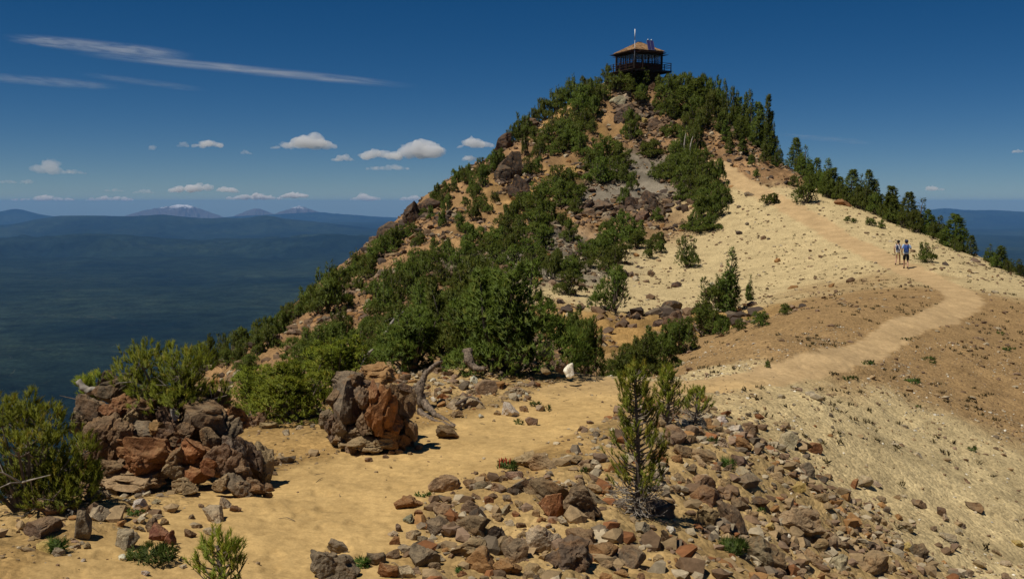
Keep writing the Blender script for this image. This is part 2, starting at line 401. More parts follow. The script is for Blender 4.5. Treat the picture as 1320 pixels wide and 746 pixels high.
def zones(x, y):
    x = np.ravel(x); y = np.ravel(y)
    sc_ = 0.06 + 0.0016 * np.hypot(x, y)
    wx = x + 6 * sc_ * fbm2(x / (9 * sc_), y / (9 * sc_), 3, 3); wy = y + 6 * sc_ * fbm2(x / (9 * sc_) + 40, y / (9 * sc_) - 31, 3, 4)
    ws = []
    for k in ZK:
        w = np.zeros(len(x))
        for p, b in zip(ZPTS[k], ZB[k]):
            w += np.exp(-((wx - p[0]) ** 2 + (wy - p[1]) ** 2) / (b[2] ** 2))
        ws.append(w + (0.004 if k == 'orange' else 0.0006))
    ws = np.array(ws); ws = ws ** 1.6; ws /= ws.sum(0)
    return ws
def tint_rough(x, y):
    ws = zones(x, y); c = sum(w[:, None] * np.array(PAL[k]) for k, w in zip(ZK, ws)); r = sum(w * ROUGH[k] for k, w in zip(ZK, ws))
    x = np.ravel(x); y = np.ravel(y)
    t = trail_d(x, y) + 0.16 * fbm2(x * 1.3, y * 1.3, 3, 8)
    m = smooth01((1.16 - t) / 0.28)
    ky = smooth01((y - 16) / 9)[:, None]; tc_ = np.array((0.485, 0.33, 0.138))[None] * (1 - ky) + np.array((0.46, 0.325, 0.17))[None] * ky
    fz = smooth01((y - 28) / 14) * (1 - ws[ZK.index('pale')] - ws[ZK.index('brown')]); c = c * (1 + fz * (0.30 * fbm2(x / 1.9, y / 2.4, 4, 57, 0.6) - 0.05))[:, None]
    nf = smooth01((26 - y) / 8) * (1 - m); c = c * (1 + nf * 0.15 * fbm2(x / 0.75, y / 0.75, 5, 58, 0.65))[:, None]
    c = c * (1 - m[:, None]) + tc_ * (1 + 0.05 * fbm2(x / 0.9, y / 0.9, 4, 59, 0.6))[:, None] * m[:, None]; r = r * (1 - m) + 0.04 * m
    return c, r, m, ws
def relief(x, y, m, ws):
    """small scale relief: rough on the rocky face, lumpy on the scree, smooth on the trail"""
    x = np.ravel(x); y = np.ravel(y); z = np.zeros(len(x)); a = dict(zip(ZK, ws))
    face = smooth01((y - 28) / 14) * (a['orange'] + a['grey'] + a['gold'])
    rid = 1 - np.abs(fbm2(x / 2.6, y / 3.6, 5, 21, 0.6)); z += face * 0.42 * (rid - 0.7)
    z += face * 0.16 * fbm2(x / 0.7, y / 0.8, 3, 23)
    z += (a['pale'] + a['brown']) * (0.042 * fbm2(x / 0.9, y / 0.9, 4, 31, 0.6) + 0.028 * np.maximum(0, fbm2(x / 0.45, y / 0.45, 2, 35)))
    z += a['rub'] * 0.07 * fbm2(x / 0.55, y / 0.55, 5, 41, 0.6) + a['dust'] * (0.030 * fbm2(x / 0.8, y / 0.8, 6, 45, 0.6))
    return z * (1 - m) + m * (0.018 * fbm2(x / 0.45, y / 0.45, 5, 51, 0.6) - 0.022 * smooth01((fbm2(x / 0.26, y / 0.34, 2, 53) - 0.35) / 0.3))
def ground_z(x, y):
    x = np.atleast_1d(np.asarray(x, float)); y = np.atleast_1d(np.asarray(y, float))
    c, r, m, ws = tint_rough(x, y)
    return base_h(x, y) + relief(x, y, m, ws)
def on_ground(px, py):
    p = cast(px, py); p[:, 2] = ground_z(p[:, 0], p[:, 1]); return p

# ------------------------------------------------------------------ terrain sheet
a_in = np.radians(np.arange(-31.5, 31.51, 0.125)); a_out = np.radians(np.linspace(31.5, 75, 60)[1:])
ANG = np.concatenate([-a_out[::-1], a_in, a_out])
RAD = [1.2]
while RAD[-1] < 6.5: RAD.append(RAD[-1] * 1.03)
while RAD[-1] < 40: RAD.append(RAD[-1] * 1.0042)
while RAD[-1] < 150: RAD.append(RAD[-1] * 1.0062)
while RAD[-1] < 215: RAD.append(RAD[-1] * 1.02)
while RAD[-1] < 2300: RAD.append(RAD[-1] * 1.06)
RAD = np.array(RAD)
_a, _r = np.meshgrid(ANG, RAD)
TX = (np.sin(_a) * _r).ravel(); TY = (np.cos(_a) * _r).ravel()
tcol, trough, tmask, tws = tint_rough(TX, TY)
TZ = base_h(TX, TY) + relief(TX, TY, tmask, tws)
far = np.hypot(TX - 5, TY - 80) > 140
tcol[far] = (0.035, 0.048, 0.018)
TZ = np.maximum(TZ, -1010)
na, nr = len(ANG), len(RAD)
ii, jj = np.meshgrid(np.arange(nr - 1), np.arange(na - 1), indexing='ij')
b0 = (ii * na + jj).ravel()
TF = np.stack([b0, b0 + 1, b0 + na + 1, b0 + na], 1)
TV = np.stack([TX, TY, TZ], 1)
is_tr = tmask[TF].mean(1) > 0.5
def sheet(name, F, label=None):
    used = np.unique(F); rm = np.full(len(TV), -1); rm[used] = np.arange(len(used))
    me = np_mesh(name, TV[used], rm[F], True)
    at_ = me.attributes.new('tint', 'FLOAT_COLOR', 'POINT'); at_.data.foreach_set('color', np.hstack([tcol[used], np.ones((len(used), 1))]).astype(np.float32).ravel())
    ar = me.attributes.new('rough', 'FLOAT', 'POINT'); ar.data.foreach_set('value', trough[used].astype(np.float32))
    o = link(name, me, M_ground); tag(o, label, None, None, 'structure'); return o
sheet('ground', TF[~is_tr], 'rocky volcanic mountain top of tan scree and pale sand')
sheet('trail', TF[is_tr], 'dusty tan footpath winding over the bench and up the right slope')

# ------------------------------------------------------------------ the plain, far hills and snowy peaks
def valley_material():
    m, nt, b = nodes('forest_plain')
    tc = N(nt, 'ShaderNodeNewGeometry').outputs['Position']
    n1 = noise_n(nt, tc, 0.00035, 8, 0.6); n2 = noise_n(nt, tc, 0.004, 6, 0.65); n3 = noise_n(nt, tc, 0.03, 4, 0.7)
    c = ramp(nt, n1, [(0.34, (0.004, 0.009, 0.009)), (0.52, (0.011, 0.019, 0.014)), (0.68, (0.022, 0.032, 0.020))])
    c = mix(nt, 1.0, c, ramp(nt, n2, [(0.3, 0.45), (0.7, 1.75)]), 'MULTIPLY')
    c = mix(nt, 1.0, c, ramp(nt, n3, [(0.3, 0.4), (0.7, 1.8)]), 'MULTIPLY')
    mp = N(nt, 'ShaderNodeMapping'); mp.inputs['Scale'].default_value = (0.00022, 0.0009, 1); nt.links.new(tc, mp.inputs[0])
    n4 = noise_n(nt, mp.outputs[0], 1.0, 10, 0.74)
    clear = ramp(nt, n4, [(0.58, 0.0), (0.74, 0.34)])
    c = mix(nt, clear, c, (0.13, 0.12, 0.075))
    nt.links.new(c, b.inputs['Base Color']); b.inputs['Roughness'].default_value = 1.0; b.inputs['Specular IOR Level'].default_value = 0.0
    return m
def peak_material():
    m, nt, b = nodes('snowy_peak')
    g = N(nt, 'ShaderNodeNewGeometry'); tc = g.outputs['Position']
    n = noise_n(nt, tc, 0.0034, 9, 0.78)
    sx = N(nt, 'ShaderNodeSeparateXYZ'); nt.links.new(tc, sx.inputs[0])
    h = N(nt, 'ShaderNodeMapRange'); nt.links.new(sx.outputs[2], h.inputs[0])
    h.inputs[1].default_value = -520; h.inputs[2].default_value = -150
    ad = N(nt, 'ShaderNodeMath', operation='MULTIPLY_ADD'); nt.links.new(h.outputs[0], ad.inputs[0]); ad.inputs[1].default_value = 0.30; nt.links.new(n, ad.inputs[2])
    sn = ramp(nt, ad.outputs[0], [(0.70, 0.0), (0.76, 1.0)])
    c = mix(nt, sn, (0.10, 0.085, 0.075), (0.66, 0.66, 0.67))
    nt.links.new(c, b.inputs['Base Color']); b.inputs['Roughness'].default_value = 0.9
    return m
M_valley = valley_material(); M_peak = peak_material()
PLAIN = -1000.0
va = np.radians(np.linspace(-60, 60, 420)); vr = 700 * (64000 / 700) ** (np.arange(260) / 259)
A_, R_ = np.meshgrid(va, vr); VX = (np.sin(A_) * R_).ravel(); VY = (np.cos(A_) * R_).ravel()
near = np.exp(-((R_.ravel() - 5200) / 1500) ** 2) * smooth01((-np.degrees(A_.ravel()) - 14) / 6)
VZ = PLAIN + (35 + 110 * R_.ravel() / 40000) * fbm2(VX / 6200, VY / 4200, 6, 61) + 120 * near * np.abs(fbm2(VX / 1300, VY / 1300, 4, 66))
ii, jj = np.meshgrid(np.arange(len(vr) - 1), np.arange(len(va) - 1), indexing='ij'); b0 = (ii * len(va) + jj).ravel()
tag(link('forest_plain', np_mesh('forest_plain', np.stack([VX, VY, VZ], 1), np.stack([b0, b0 + 1, b0 + len(va) + 1, b0 + len(va)], 1), True), M_valley), 'dark forested plain far below the mountain', None, None, 'structure')
def ridge(name, label, prof, dist, depth, mat, seed, rough=0.10, px0=None, px1=None):
    px = np.array([p[0] for p in prof], float); py = np.array([p[1] for p in prof], float)
    q = np.linspace(px[0], px[-1], 260); yy = np.interp(q, px, py)
    k = np.ones(9) / 9; yy = np.convolve(np.pad(yy, 4, 'edge'), k, 'valid')
    a, b = rays(q, yy); zt = b * dist
    t = np.linspace(-1, 1, 41); rows = []
    for s in t:
        Y = dist + s * depth
        p = np.clip(1 - abs(s), 0, 1); p = p ** (1.25 if mat is M_peak else 0.9)
        x = a * Y
        n = fbm2(x / (depth * 0.22), np.full_like(x, Y / (depth * 0.22)), 6, seed, 0.6)
        z = PLAIN - 60 + (zt - PLAIN + 60) * np.clip(p * (1 + rough * 2.2 * n * (1.06 - p)), 0, 1.012)
        rows.append(np.stack([x, np.full_like(x, Y), z + rough * 0.0], 1))
    V = np.concatenate(rows); n = len(q)
    ii, jj = np.meshgrid(np.arange(len(t) - 1), np.arange(n - 1), indexing='ij'); b0 = (ii * n + jj).ravel()
    o = link(name, np_mesh(name, V, np.stack([b0, b0 + 1, b0 + n + 1, b0 + n], 1), True), mat)
    return tag(o, label, None, None, 'structure')
ridge('hills', 'long dark blue forested ridge across the plain', [(-260,300),(-120,296),(0,291),(30,287),(48,283),(75,278.5),(110,278),(160,279.5),(195,278.5),(209,276),(222,279),(262,282),(285,281),(299,280.5),(315,282.5),(330,279.5),(341,276.5),(352,279),(366,282.5),(390,284),(417,287),(445,290),(466,293),(492,296),(540,299),(600,302)], 33000, 7000, M_valley, 71, 0.35)
ridge('hills', 'low dark ridge crossing the middle of the plain', [(-260,318),(-100,310),(0,307),(60,304),(110,302),(150,303.5),(210,306),(270,309),(330,308),(390,304.5),(430,303),(480,305),(540,308),(620,314)], 21000, 3500, M_valley, 79, 0.5)
ridge('hills', 'hazy blue hill at the left edge of the horizon', [(-260,290),(-120,283),(-40,276),(0,272.5),(14,270),(24,269),(36,272),(50,276),(70,279),(110,282),(170,286)], 52000, 6000, M_valley, 73, 0.3)
ridge('hills', 'pale blue far ridge right of the snowy peaks', [(250,284),(300,279),(340,277),(380,275),(405,273.5),(420,274),(440,275.5),(460,277),(490,279.5),(540,281),(600,283)], 57000, 5000, M_valley, 75, 0.3)
ridge('hills', 'blue far ridge beyond the right hand spine', [(1120,276),(1180,272),(1200,270.5),(1212,268.5),(1225,268),(1238,270),(1252,270.5),(1283,271),(1300,272),(1320,272.5),(1400,276),(1500,279)], 52000, 6000, M_valley, 77, 0.3)
ridge('mountain', 'broad snow streaked volcano on the left horizon', [(140,284),(165,277),(182,272),(200,268),(212,265.5),(222,265),(230,263.5),(238,263.2),(246,265.5),(258,269),(275,275),(300,284)], 61500, 4200, M_peak, 81, 0.5)
ridge('mountain', 'faint snow patched peak between two larger ones', [(285,284),(305,277),(318,272),(328,268.8),(334,269),(344,272.5),(360,279),(375,284)], 62500, 3600, M_peak, 83, 0.5)
ridge('mountain', 'pointed snow capped peak right of the volcano', [(330,284),(352,276),(368,270.5),(378,266.5),(385,264.8),(391,266.5),(400,270),(420,276),(445,284)], 60500, 3600, M_peak, 85, 0.5)
# ------------------------------------------------------------------ pines and other plants
_NRM = {}
def needle_cloud(P, Dv, L, n, nl, nw, rng, lo=0.05, ang=(22, 62)):
    """needles round each shoot: one thin triangle each"""
    P = np.repeat(P, n, 0); Dq = np.repeat(unit(Dv), n, 0); L = np.repeat(np.broadcast_to(L, (len(P) // n,)), n)
    k = len(P); t = rng.uniform(lo, 1.0, k)
    ref = rng.normal(size=(k, 3)); Rv = unit(np.cross(Dq, ref))
    a = np.radians(rng.uniform(ang[0], ang[1], k))[:, None]
    d = Dq * np.cos(a) + Rv * np.sin(a); d[:, 2] += 0.12; d = unit(d)
    root = P + Dq * (L * t)[:, None]; ln = nl * rng.uniform(0.65, 1.1, k)
    w = unit(np.cross(d, rng.normal(size=(k, 3)))) * (nw * 0.5)
    tip = root + d * ln[:, None]; nrm = unit(Dq + 0.35 * d); up_ = np.einsum('ij,ij->i', np.cross(2 * w, tip - root), nrm) < 0
    w[up_] *= -1
    V = np.stack([root - w, root + w, tip], 1).reshape(-1, 3)
    _NRM[V.shape[0]] = np.repeat(nrm, 3, 0)
    return V, np.arange(3 * k).reshape(-1, 3)
def crown_mesh(name, V, F, shoot_val, per):
    me = np_mesh(name, V, F, True); me.normals_split_custom_set_from_vertices(_NRM.pop(len(V)).astype(np.float32))
    v = np.repeat(shoot_val, per * 3).astype(np.float32)
    a = me.attributes.new('shoot', 'FLOAT', 'POINT'); a.data.foreach_set('value', v)
    return me
def mound(seed, n=820, per=9, nl=0.068, nw=0.016, L=0.075, leaders=5, wide=1.0, tall=0.78, clumps=15):
    """a wind clipped dwarf pine: unit width, several leaders standing out of a lumpy mound"""
    rng = np.random.default_rng(seed); C = []; Rr = []
    while len(C) < clumps:
        p = rng.uniform(-1, 1, 3) * np.array([0.40, 0.40, 0.5]); p[2] = abs(p[2]) * (0.25 if len(C) % 3 == 0 else 1.0)
        if (p[0] / 0.42) ** 2 + (p[1] / 0.42) ** 2 + (p[2] / 0.52) ** 2 < 1:
            C.append(p * np.array([wide, wide, tall / 0.62]) + np.array([0, 0, 0.04])); Rr.append(rng.uniform(0.11, 0.20))
    C = np.array(C); Rr = np.array(Rr)
    lead = []
    for k in range(leaders):
        an = rng.uniform(0, 6.28); r = rng.uniform(0.03, 0.30); h = tall * rng.uniform(0.75, 1.0)
        lead.append((np.array([math.cos(an) * r, math.sin(an) * r, h * 0.45]), np.array([rng.normal(0, 0.05) + math.cos(an) * r * 0.3, rng.normal(0, 0.05) + math.sin(an) * r * 0.3, h * rng.uniform(0.55, 0.72)])))
    P = []; Dd = []
    while len(P) < n:
        if leaders and rng.random() < 0.24:
            b, v = lead[rng.integers(leaders)]; t = rng.random(); an = rng.uniform(0, 6.28)
            rr = 0.075 * (1 - t) + 0.012
            P.append(b + v * t + np.array([math.cos(an) * rr, math.sin(an) * rr, 0])); Dd.append(np.array([math.cos(an) * 0.6, math.sin(an) * 0.6, 0.8])); continue
        i = rng.integers(clumps); d = unit(rng.normal(size=3)); d[2] = d[2] if d[2] > -0.35 else -d[2]
        p = C[i] + d * Rr[i] * rng.uniform(0.72, 1.05)
        if p[2] < -0.04: continue
        dist = np.linalg.norm(C - p, axis=1) / Rr; dist[i] = 9
        if dist.min() < 0.72: continue
        P.append(p); Dd.append(d * 0.7 + np.array([0, 0, 0.65]) + rng.normal(size=3) * 0.25)
    P = np.array(P); Dd = np.array(Dd)
    V, F = needle_cloud(P, Dd, L * rng.uniform(0.7, 1.25, n), per, nl, nw, rng)
    sv = np.clip(rng.uniform(0.1, 0.95, n), 0, 1); sv[rng.random(n) < 0.05] = 1.0
    cm = crown_mesh('crown', V, F, sv, per); cm.materials.append(M_needle)
    mb = MB()
    for i in range(min(9, clumps)):
        c = C[i]; mb.tube([(c[0] * 0.12, c[1] * 0.12, -0.12), (c[0] * 0.5, c[1] * 0.5, c[2] * 0.35), c * 0.97], [0.022, 0.016, 0.006], 4)
    for b, v in lead: mb.tube([(0, 0, 0), b * 0.9, b + v * 0.9], [0.02, 0.014, 0.004], 4)
    tm = D.meshes.new('trunk'); tm.from_pydata(mb.v, [], mb.f); tm.materials.append(M_bark)
    return cm, tm
def tree(seed, n=1050, per=9, aspect=0.42, nl=0.036, nw=0.0095, L=0.042, tops=1, thin=0.0):
    """a spire of wind beaten pine, unit height; aspect = width; several leaders rise from one foot"""
    rng = np.random.default_rng(seed); P = []; Dd = []; mb = MB(); lead = []
    for k in range(tops):
        h = 1.0 if k == 0 else rng.uniform(0.55, 0.9); an = rng.uniform(0, 6.28); off = 0.0 if k == 0 and tops == 1 else aspect * rng.uniform(0.12, 0.26)
        top = np.array([math.cos(an) * off + rng.normal(0, 0.025), math.sin(an) * off + rng.normal(0, 0.025), h]); r = aspect * 0.5 * (1.0 if tops == 1 else rng.uniform(0.55, 0.75))
        ts = np.linspace(0, 1, 7); line = np.array([np.array([0, 0, -0.05]) * (1 - t) + top * np.array([t ** 0.6, t ** 0.6, t]) + np.array([0.012 * math.sin(7 * t + k), 0.012 * math.cos(6 * t), 0]) for t in ts])
        mb.tube(line, np.linspace(0.02, 0.003, 7), 5); lead.append((line, ts, h, r, rng.uniform(0, 50)))
    tries = 0
    while len(P) < n and tries < n * 30:
        tries += 1
        line, ts, h, r, ph = lead[rng.integers(tops)]; t = 0.02 + 0.98 * rng.random() ** 1.15; an = rng.uniform(0, 6.28)
        lump = noise3(np.array([[math.cos(an) * 1.6 + ph, math.sin(an) * 1.6, t * 7.0]]), seed)[0]
        if lump < -0.22 + thin: continue
        prof = min(1.0, 0.45 + 2.2 * t) * (1 - t) ** 0.75 * 1.15 + 0.035
        rr = r * prof * (0.75 + 0.5 * lump) * rng.uniform(0.45, 1.0); o = np.array([np.interp(t, ts, line[:, q]) for q in range(3)])
        P.append(o + np.array([math.cos(an) * rr, math.sin(an) * rr, 0.25 * rr])); Dd.append(np.array([math.cos(an) * 0.6, math.sin(an) * 0.6, 0.75]) + rng.normal(size=3) * 0.25)
        if rng.random() < 0.05: mb.tube([o, P[-1]], [0.005, 0.0015], 3)
    P = np.array(P); Dd = np.array(Dd); k = len(P)
    V, F = needle_cloud(P, Dd, L * rng.uniform(0.7, 1.25, k), per, nl, nw, rng)
    cm = crown_mesh('crown', V, F, np.clip(rng.uniform(0.05, 0.9, k), 0, 1), per); cm.materials.append(M_needle)
    tm = D.meshes.new('trunk'); tm.from_pydata(mb.v, [], mb.f); tm.materials.append(M_bark)
    return cm, tm
MOUND = [mound(100 + i, leaders=[3, 5, 7, 4, 6, 2, 8, 5][i], tall=[0.7, 0.8, 0.85, 0.75, 0.9, 0.62, 0.95, 0.8][i], clumps=[12, 15, 17, 14, 18, 11, 16, 13][i]) for i in range(8)]
TREES = [tree(200 + i, aspect=[0.42, 0.5, 0.36, 0.46, 0.55, 0.4][i], tops=[1, 3, 1, 2, 4, 2][i], thin=[0, 0, 0.08, 0, 0, 0.1][i]) for i in range(6)]
prng = np.random.default_rng(7)
def pine(name, label, group, px, py, w, h, meshes, unit_w=1.0, unit_h=1.0, pos=None, rz=None, cat='pine', dead=None, needle=None):
    p = on_ground([px], [py])[0] if pos is None else np.array(pos, float)
    s = p[1] / FPX
    if pos is None:
        # a foot hidden behind the crest: keep the height of the top in the picture
        a, b = rays(np.array([px]), np.array([py - h])); top = b[0] * p[1]; hh = max(top - p[2], h * s * 0.8)
    else: hh = h * s
    root = empty(name, p - np.array([0, 0, 0.02 * hh]), prng.uniform(0, 6.28) if rz is None else rz)
    sx = w * s / unit_w; sz = hh / unit_h
    root.scale = (sx, sx, sz)
    tag(root, label, cat, group)
    tr = link('trunk', meshes[1], None, root); cr = link('crown', meshes[0], None, root)
    if needle is not None:
        cr.material_slots[0].link = 'OBJECT'; cr.material_slots[0].material = needle
    return root
def mound_h(i): return [0.7, 0.8, 0.85, 0.75, 0.9, 0.62, 0.95, 0.8][i] * 1.08
ZONES_ = {
 'skyline': ('dark green pine on the skyline left of the lookout', 'pines on the upper left skyline'),
 'upper': ('dwarf pine left of the bare red scree', 'dwarf pines left of the summit scree'),
 'foot': ('dwarf pine at the foot of the lookout', 'pines at the foot of the lookout'),
 'midred': ('dwarf pine among crags under the summit rubble', 'dwarf pines among the upper crags'),
 'right': ('green pine in the stand right of the lookout', 'pines in the stand right of the lookout'),
 'strip': ('pine in the strip beside the pale upper path', 'pines in the strip beside the upper path'),
 'centre': ('dwarf pine left of the grey scree', 'dwarf pines left of the grey scree'),
 'belowgrey': ('dwarf pine below the grey scree', 'dwarf pines below the grey scree'),
 'leftridge': ('bush pine on the stony left shoulder', 'small pines on the left shoulder'),
 'leftmid': ('dwarf pine on the orange left scree', 'dwarf pines on the orange scree'),
 'lowridge': ('low pine along the lower left skyline', 'pines along the lower left skyline'),
 'lowmass': ('dwarf pine in the thicket above the outcrop', 'dwarf pines in the thicket above the outcrop'),
 'lowright': ('dwarf pine on the lower scree right of the big bush', 'dwarf pines right of the big bush'),
}
SHR = {
 'skyline': [(735,126,22,22),(755,124,14,22),(770,116,16,15),(782,109,16,20),(715,138,24,20),(703,148,22,18),(723,131,18,16),(675,168,20,20),(663,172,14,14),(655,180,10,10),(690,152,16,12),(745,128,12,14),(762,112,8,10)],
 'upper': [(745,152,30,28),(735,167,30,26),(750,138,24,24),(762,130,20,22),(725,177,26,20),(715,167,20,22),(705,182,20,18),(690,180,18,14),(730,192,26,24),(745,182,22,20),(722,196,24,16),(677,201,10,22),(695,206,16,22),(692,218,14,14),(712,201,18,14),(668,182,14,10),(755,165,22,22),(765,150,18,22),(738,178,24,18),(700,195,18,14),(780,128,16,16),(770,136,16,20)],
 'foot': [(800,117,30,20),(816,113,26,20),(828,114,22,22),(793,118,14,18),(812,120,22,12),(825,130,20,12)],
 'midred': [(764,174,14,18),(750,201,24,26),(813,179,32,30),(826,128,18,16),(780,207,40,28),(766,214,30,20),(800,216,34,24),(835,200,22,16),(790,228,30,24),(772,234,34,28),(803,234,24,20),(765,220,24,22),(855,172,12,8)],
 'right': [(850,120,18,18),(862,127,26,26),(880,122,26,24),(885,142,30,28),(862,147,26,22),(850,140,16,18),(872,150,24,20),(900,137,28,32),(906,117,24,20),(916,132,26,30),(920,152,24,30),(931,128,18,24),(940,142,22,28),(945,162,24,32),(930,172,22,24),(968,167,24,46),(986,177,20,48),(955,182,20,28),(975,192,22,36),(990,202,20,38),(986,213,18,22),(1003,210,14,26),(940,197,12,24),(970,210,10,14),(952,160,20,30),(960,150,16,28),(895,155,26,26),(910,165,24,28),(935,185,18,26),(960,200,16,24),(998,190,14,30),(975,170,22,34),(888,118,16,16),(870,118,18,18),(958,172,20,34),(1000,215,14,20),(925,145,20,24)],
 'strip': [(896,177,18,22),(885,167,18,20),(901,167,14,20),(870,177,24,16),(840,200,30,16),(880,202,26,30),(896,202,22,34),(870,210,20,20),(886,217,30,22),(910,214,18,18),(890,227,34,28),(906,242,34,30),(925,238,24,28),(915,260,34,28),(930,264,20,26),(895,252,26,22),(911,282,34,26),(926,280,22,26),(900,299,34,20),(890,296,22,14),(860,234,30,22),(850,230,24,18),(878,240,26,22),(916,296,26,18),(905,272,28,24),(880,258,22,18),(870,222,24,20)],
 'centre': [(814,247,14,22),(806,263,16,18),(720,242,34,26),(735,242,26,22),(725,264,40,26),(695,267,34,28),(680,282,34,28),(706,287,30,26),(690,302,40,28),(670,302,26,22),(668,322,30,26),(700,320,30,24),(735,310,26,22),(725,294,24,18),(745,257,26,18),(682,224,20,20),(711,250,26,20),(742,275,20,16),(650,305,26,26),(660,290,26,26),(640,320,30,24),(612,317,32,26),(655,325,28,22),(685,332,30,22),(628,326,26,18),(672,268,22,18),(700,300,24,18)],
 'belowgrey': [(780,312,26,24),(800,307,34,28),(816,310,30,24),(790,327,40,26),(820,320,26,18),(770,327,26,14),(762,322,18,12),(847,287,14,16),(848,326,18,14),(735,362,30,26),(720,350,20,24),(712,362,24,32),(735,380,36,26),(785,354,36,32),(775,332,26,22),(760,345,22,20),(797,340,28,22),(752,330,20,16),(740,350,24,18)],
 'leftridge': [(640,214,14,18),(632,222,16,20),(620,228,18,22),(622,242,16,24),(610,252,18,24),(612,264,14,18),(600,238,14,16),(594,230,12,14),(588,234,12,14),(576,252,12,16),(570,262,14,16),(564,257,10,18),(558,264,12,14),(552,272,14,12),(586,248,10,14),(577,274,14,20),(570,292,12,18),(556,282,10,14),(547,280,12,10),(520,308,20,16),(530,302,16,14),(540,314,16,14),(510,317,18,14),(496,322,16,14),(604,226,12,12),(646,206,12,12)],
 'leftmid': [(593,298,16,20),(610,282,18,18),(622,270,16,16),(638,262,10,14),(630,274,12,10),(576,324,16,14),(535,320,12,12),(605,328,20,16),(560,318,12,10),(548,338,18,14),(600,268,10,12)],
 'lowridge': [(285,458,16,22),(300,455,16,20),(318,448,18,20),(335,443,20,22),(350,435,18,20),(362,428,18,20),(373,418,18,20),(385,413,14,20),(396,403,20,24),(410,408,24,28),(422,402,36,42),(433,392,28,30),(440,374,24,20),(402,390,16,18),(320,482,22,18),(346,450,20,22),(440,434,22,28),(418,452,28,26),(463,352,20,20),(471,362,26,22),(480,340,20,18),(495,330,22,20),(505,322,20,20),(270,462,16,20),(258,468,16,18),(310,462,20,16),(332,456,18,16),(295,470,18,14)],
 'lowmass': [(456,357,22,18),(461,374,16,14),(478,382,20,18),(490,402,34,38),(510,392,34,38),(530,387,34,40),(545,377,30,38),(520,367,30,28),(500,377,26,28),(550,352,26,24),(486,427,32,28),(475,432,22,20),(520,422,36,30),(535,347,26,22),(560,342,24,22),(575,337,20,22),(590,347,22,22),(570,367,26,26),(545,410,34,30),(600,335,24,20),(615,345,26,22),(640,340,28,22),(660,345,28,24),(590,372,28,24),(615,365,30,26),(680,352,26,22),(700,345,24,20)],
}
def place_word(px, py, xs, ys):
    fx = (np.array(xs) < px).mean(); fy = (np.array(ys) < py).mean()
    v = 'upper' if fy < 0.34 else ('lower' if fy > 0.66 else 'middle'); hw = 'left' if fx < 0.34 else ('right' if fx > 0.66 else 'central')
    return v, hw
cnt = 0
for zn, lst in SHR.items():
    lab0, grp = ZONES_[zn]; xs_ = [q[0] for q in lst]; ys_ = [q[1] for q in lst]; aw = np.median([q[2] * q[3] for q in lst])
    pts = on_ground([s[0] for s in lst], [s[1] for s in lst])
    for (px, py, w, h), p in zip(lst, pts):
        v_, h_ = place_word(px, py, xs_, ys_); lab = ('large ' if w * h > 1.15 * aw else 'small ' if w * h < 0.85 * aw else 'middling ') + lab0 + f', {v_} {h_} part'
        tall_ = zn == 'right' and (h > 1.3 * w or prng.random() < 0.45)
        if tall_:
            i = int(prng.integers(6)); pine('pine_tree', lab, grp, px, py, w * 1.45, h * 1.15, TREES[i], [0.42, 0.5, 0.36, 0.46, 0.55, 0.4][i] * 1.15, 1.02)
        else:
            i = int(prng.integers(8)); pine('dwarf_pine', lab, grp, px, py, w * (1.7 if zn == 'lowridge' else 1.24), h * (1.45 if zn == 'lowridge' else 1.25), MOUND[i], 1.0, mound_h(i), cat='dwarf pine')
        cnt += 1
# row of pines on the right hand spine, counted from the top of the row
ROW = [(1025,217,17,40),(1035,229,20,42),(1050,243,20,40),(1063,253,22,50),(1075,258,20,42),(1085,261,18,34),(1099,268,20,50),(1110,266,16,42),(1122,275,22,57),(1133,278,18,44),(1145,283,20,34),(1158,291,24,52),(1171,295,20,48),(1186,301,22,46),(1196,305,20,36),(1210,309,20,32),(1227,321,24,46),(1239,326,14,32),(1252,331,12,28),(1274,338,14,24),(1291,348,24,32),(1316,357,16,24)]
ORD = ['first', 'second', 'third', 'fourth', 'fifth', 'sixth', 'seventh', 'eighth', 'ninth', 'tenth', 'eleventh']
for k, (px, py, w, h) in enumerate(ROW):
    n = len(ROW); side = f'{ORD[k]} pine from the top of the row along the right spine' if k < 11 else f'{ORD[n - 1 - k]} pine from the lower end of the row along the right spine'
    p = cast([px], [py])[0]; sc_ = 1.0
    d = np.array([p[0], p[1]]); d = d / np.linalg.norm(d); q = np.array([p[0] + d[0] * 1.5, p[1] + d[1] * 1.5]); z = ground_z(q[0], q[1])[0]
    i = [0, 1, 3, 4, 2, 5][k % 6]
    top = rays(np.array([px]), np.array([py - h]))[1][0] * q[1]; hh = (top - z) * FPX / q[1]
    pine('pine_tree', side, 'row of pines along the right spine', px, py, w * 1.85, hh, TREES[i], [0.42, 0.5, 0.36, 0.46, 0.55, 0.4][i] * 1.1, 1.02, pos=(q[0], q[1], z))
FILL = [(1030,225,16,24),(1043,238,16,24),(1056,250,18,26),(1069,258,18,28),(1080,262,16,24),(1092,267,16,22),(1105,271,18,26),(1116,274,18,30),(1128,279,18,26),(1139,284,18,22),(1151,290,20,28),(1164,297,18,26),(1178,302,18,26),(1203,310,16,20),(1218,318,16,22),(1233,327,14,18),(1283,347,14,16),(1300,354,14,18)]
for px, py, w, h in FILL:
    p = cast([px], [py - 1])[0]; d = p[:2] / np.linalg.norm(p[:2]); q = p[:2] + d * 0.8; z = ground_z(q[0], q[1])[0]; i = int(prng.integers(8))
    pine('dwarf_pine', f'bushy pine between taller trees of the right spine, {place_word(px, py, [f_[0] for f_ in FILL], [f_[1] for f_ in FILL])[0]} part', 'bushy pines along the right spine', px, py, w * 1.2, h * 1.1, MOUND[i], 1.0, mound_h(i), pos=(q[0], q[1], z), cat='dwarf pine')
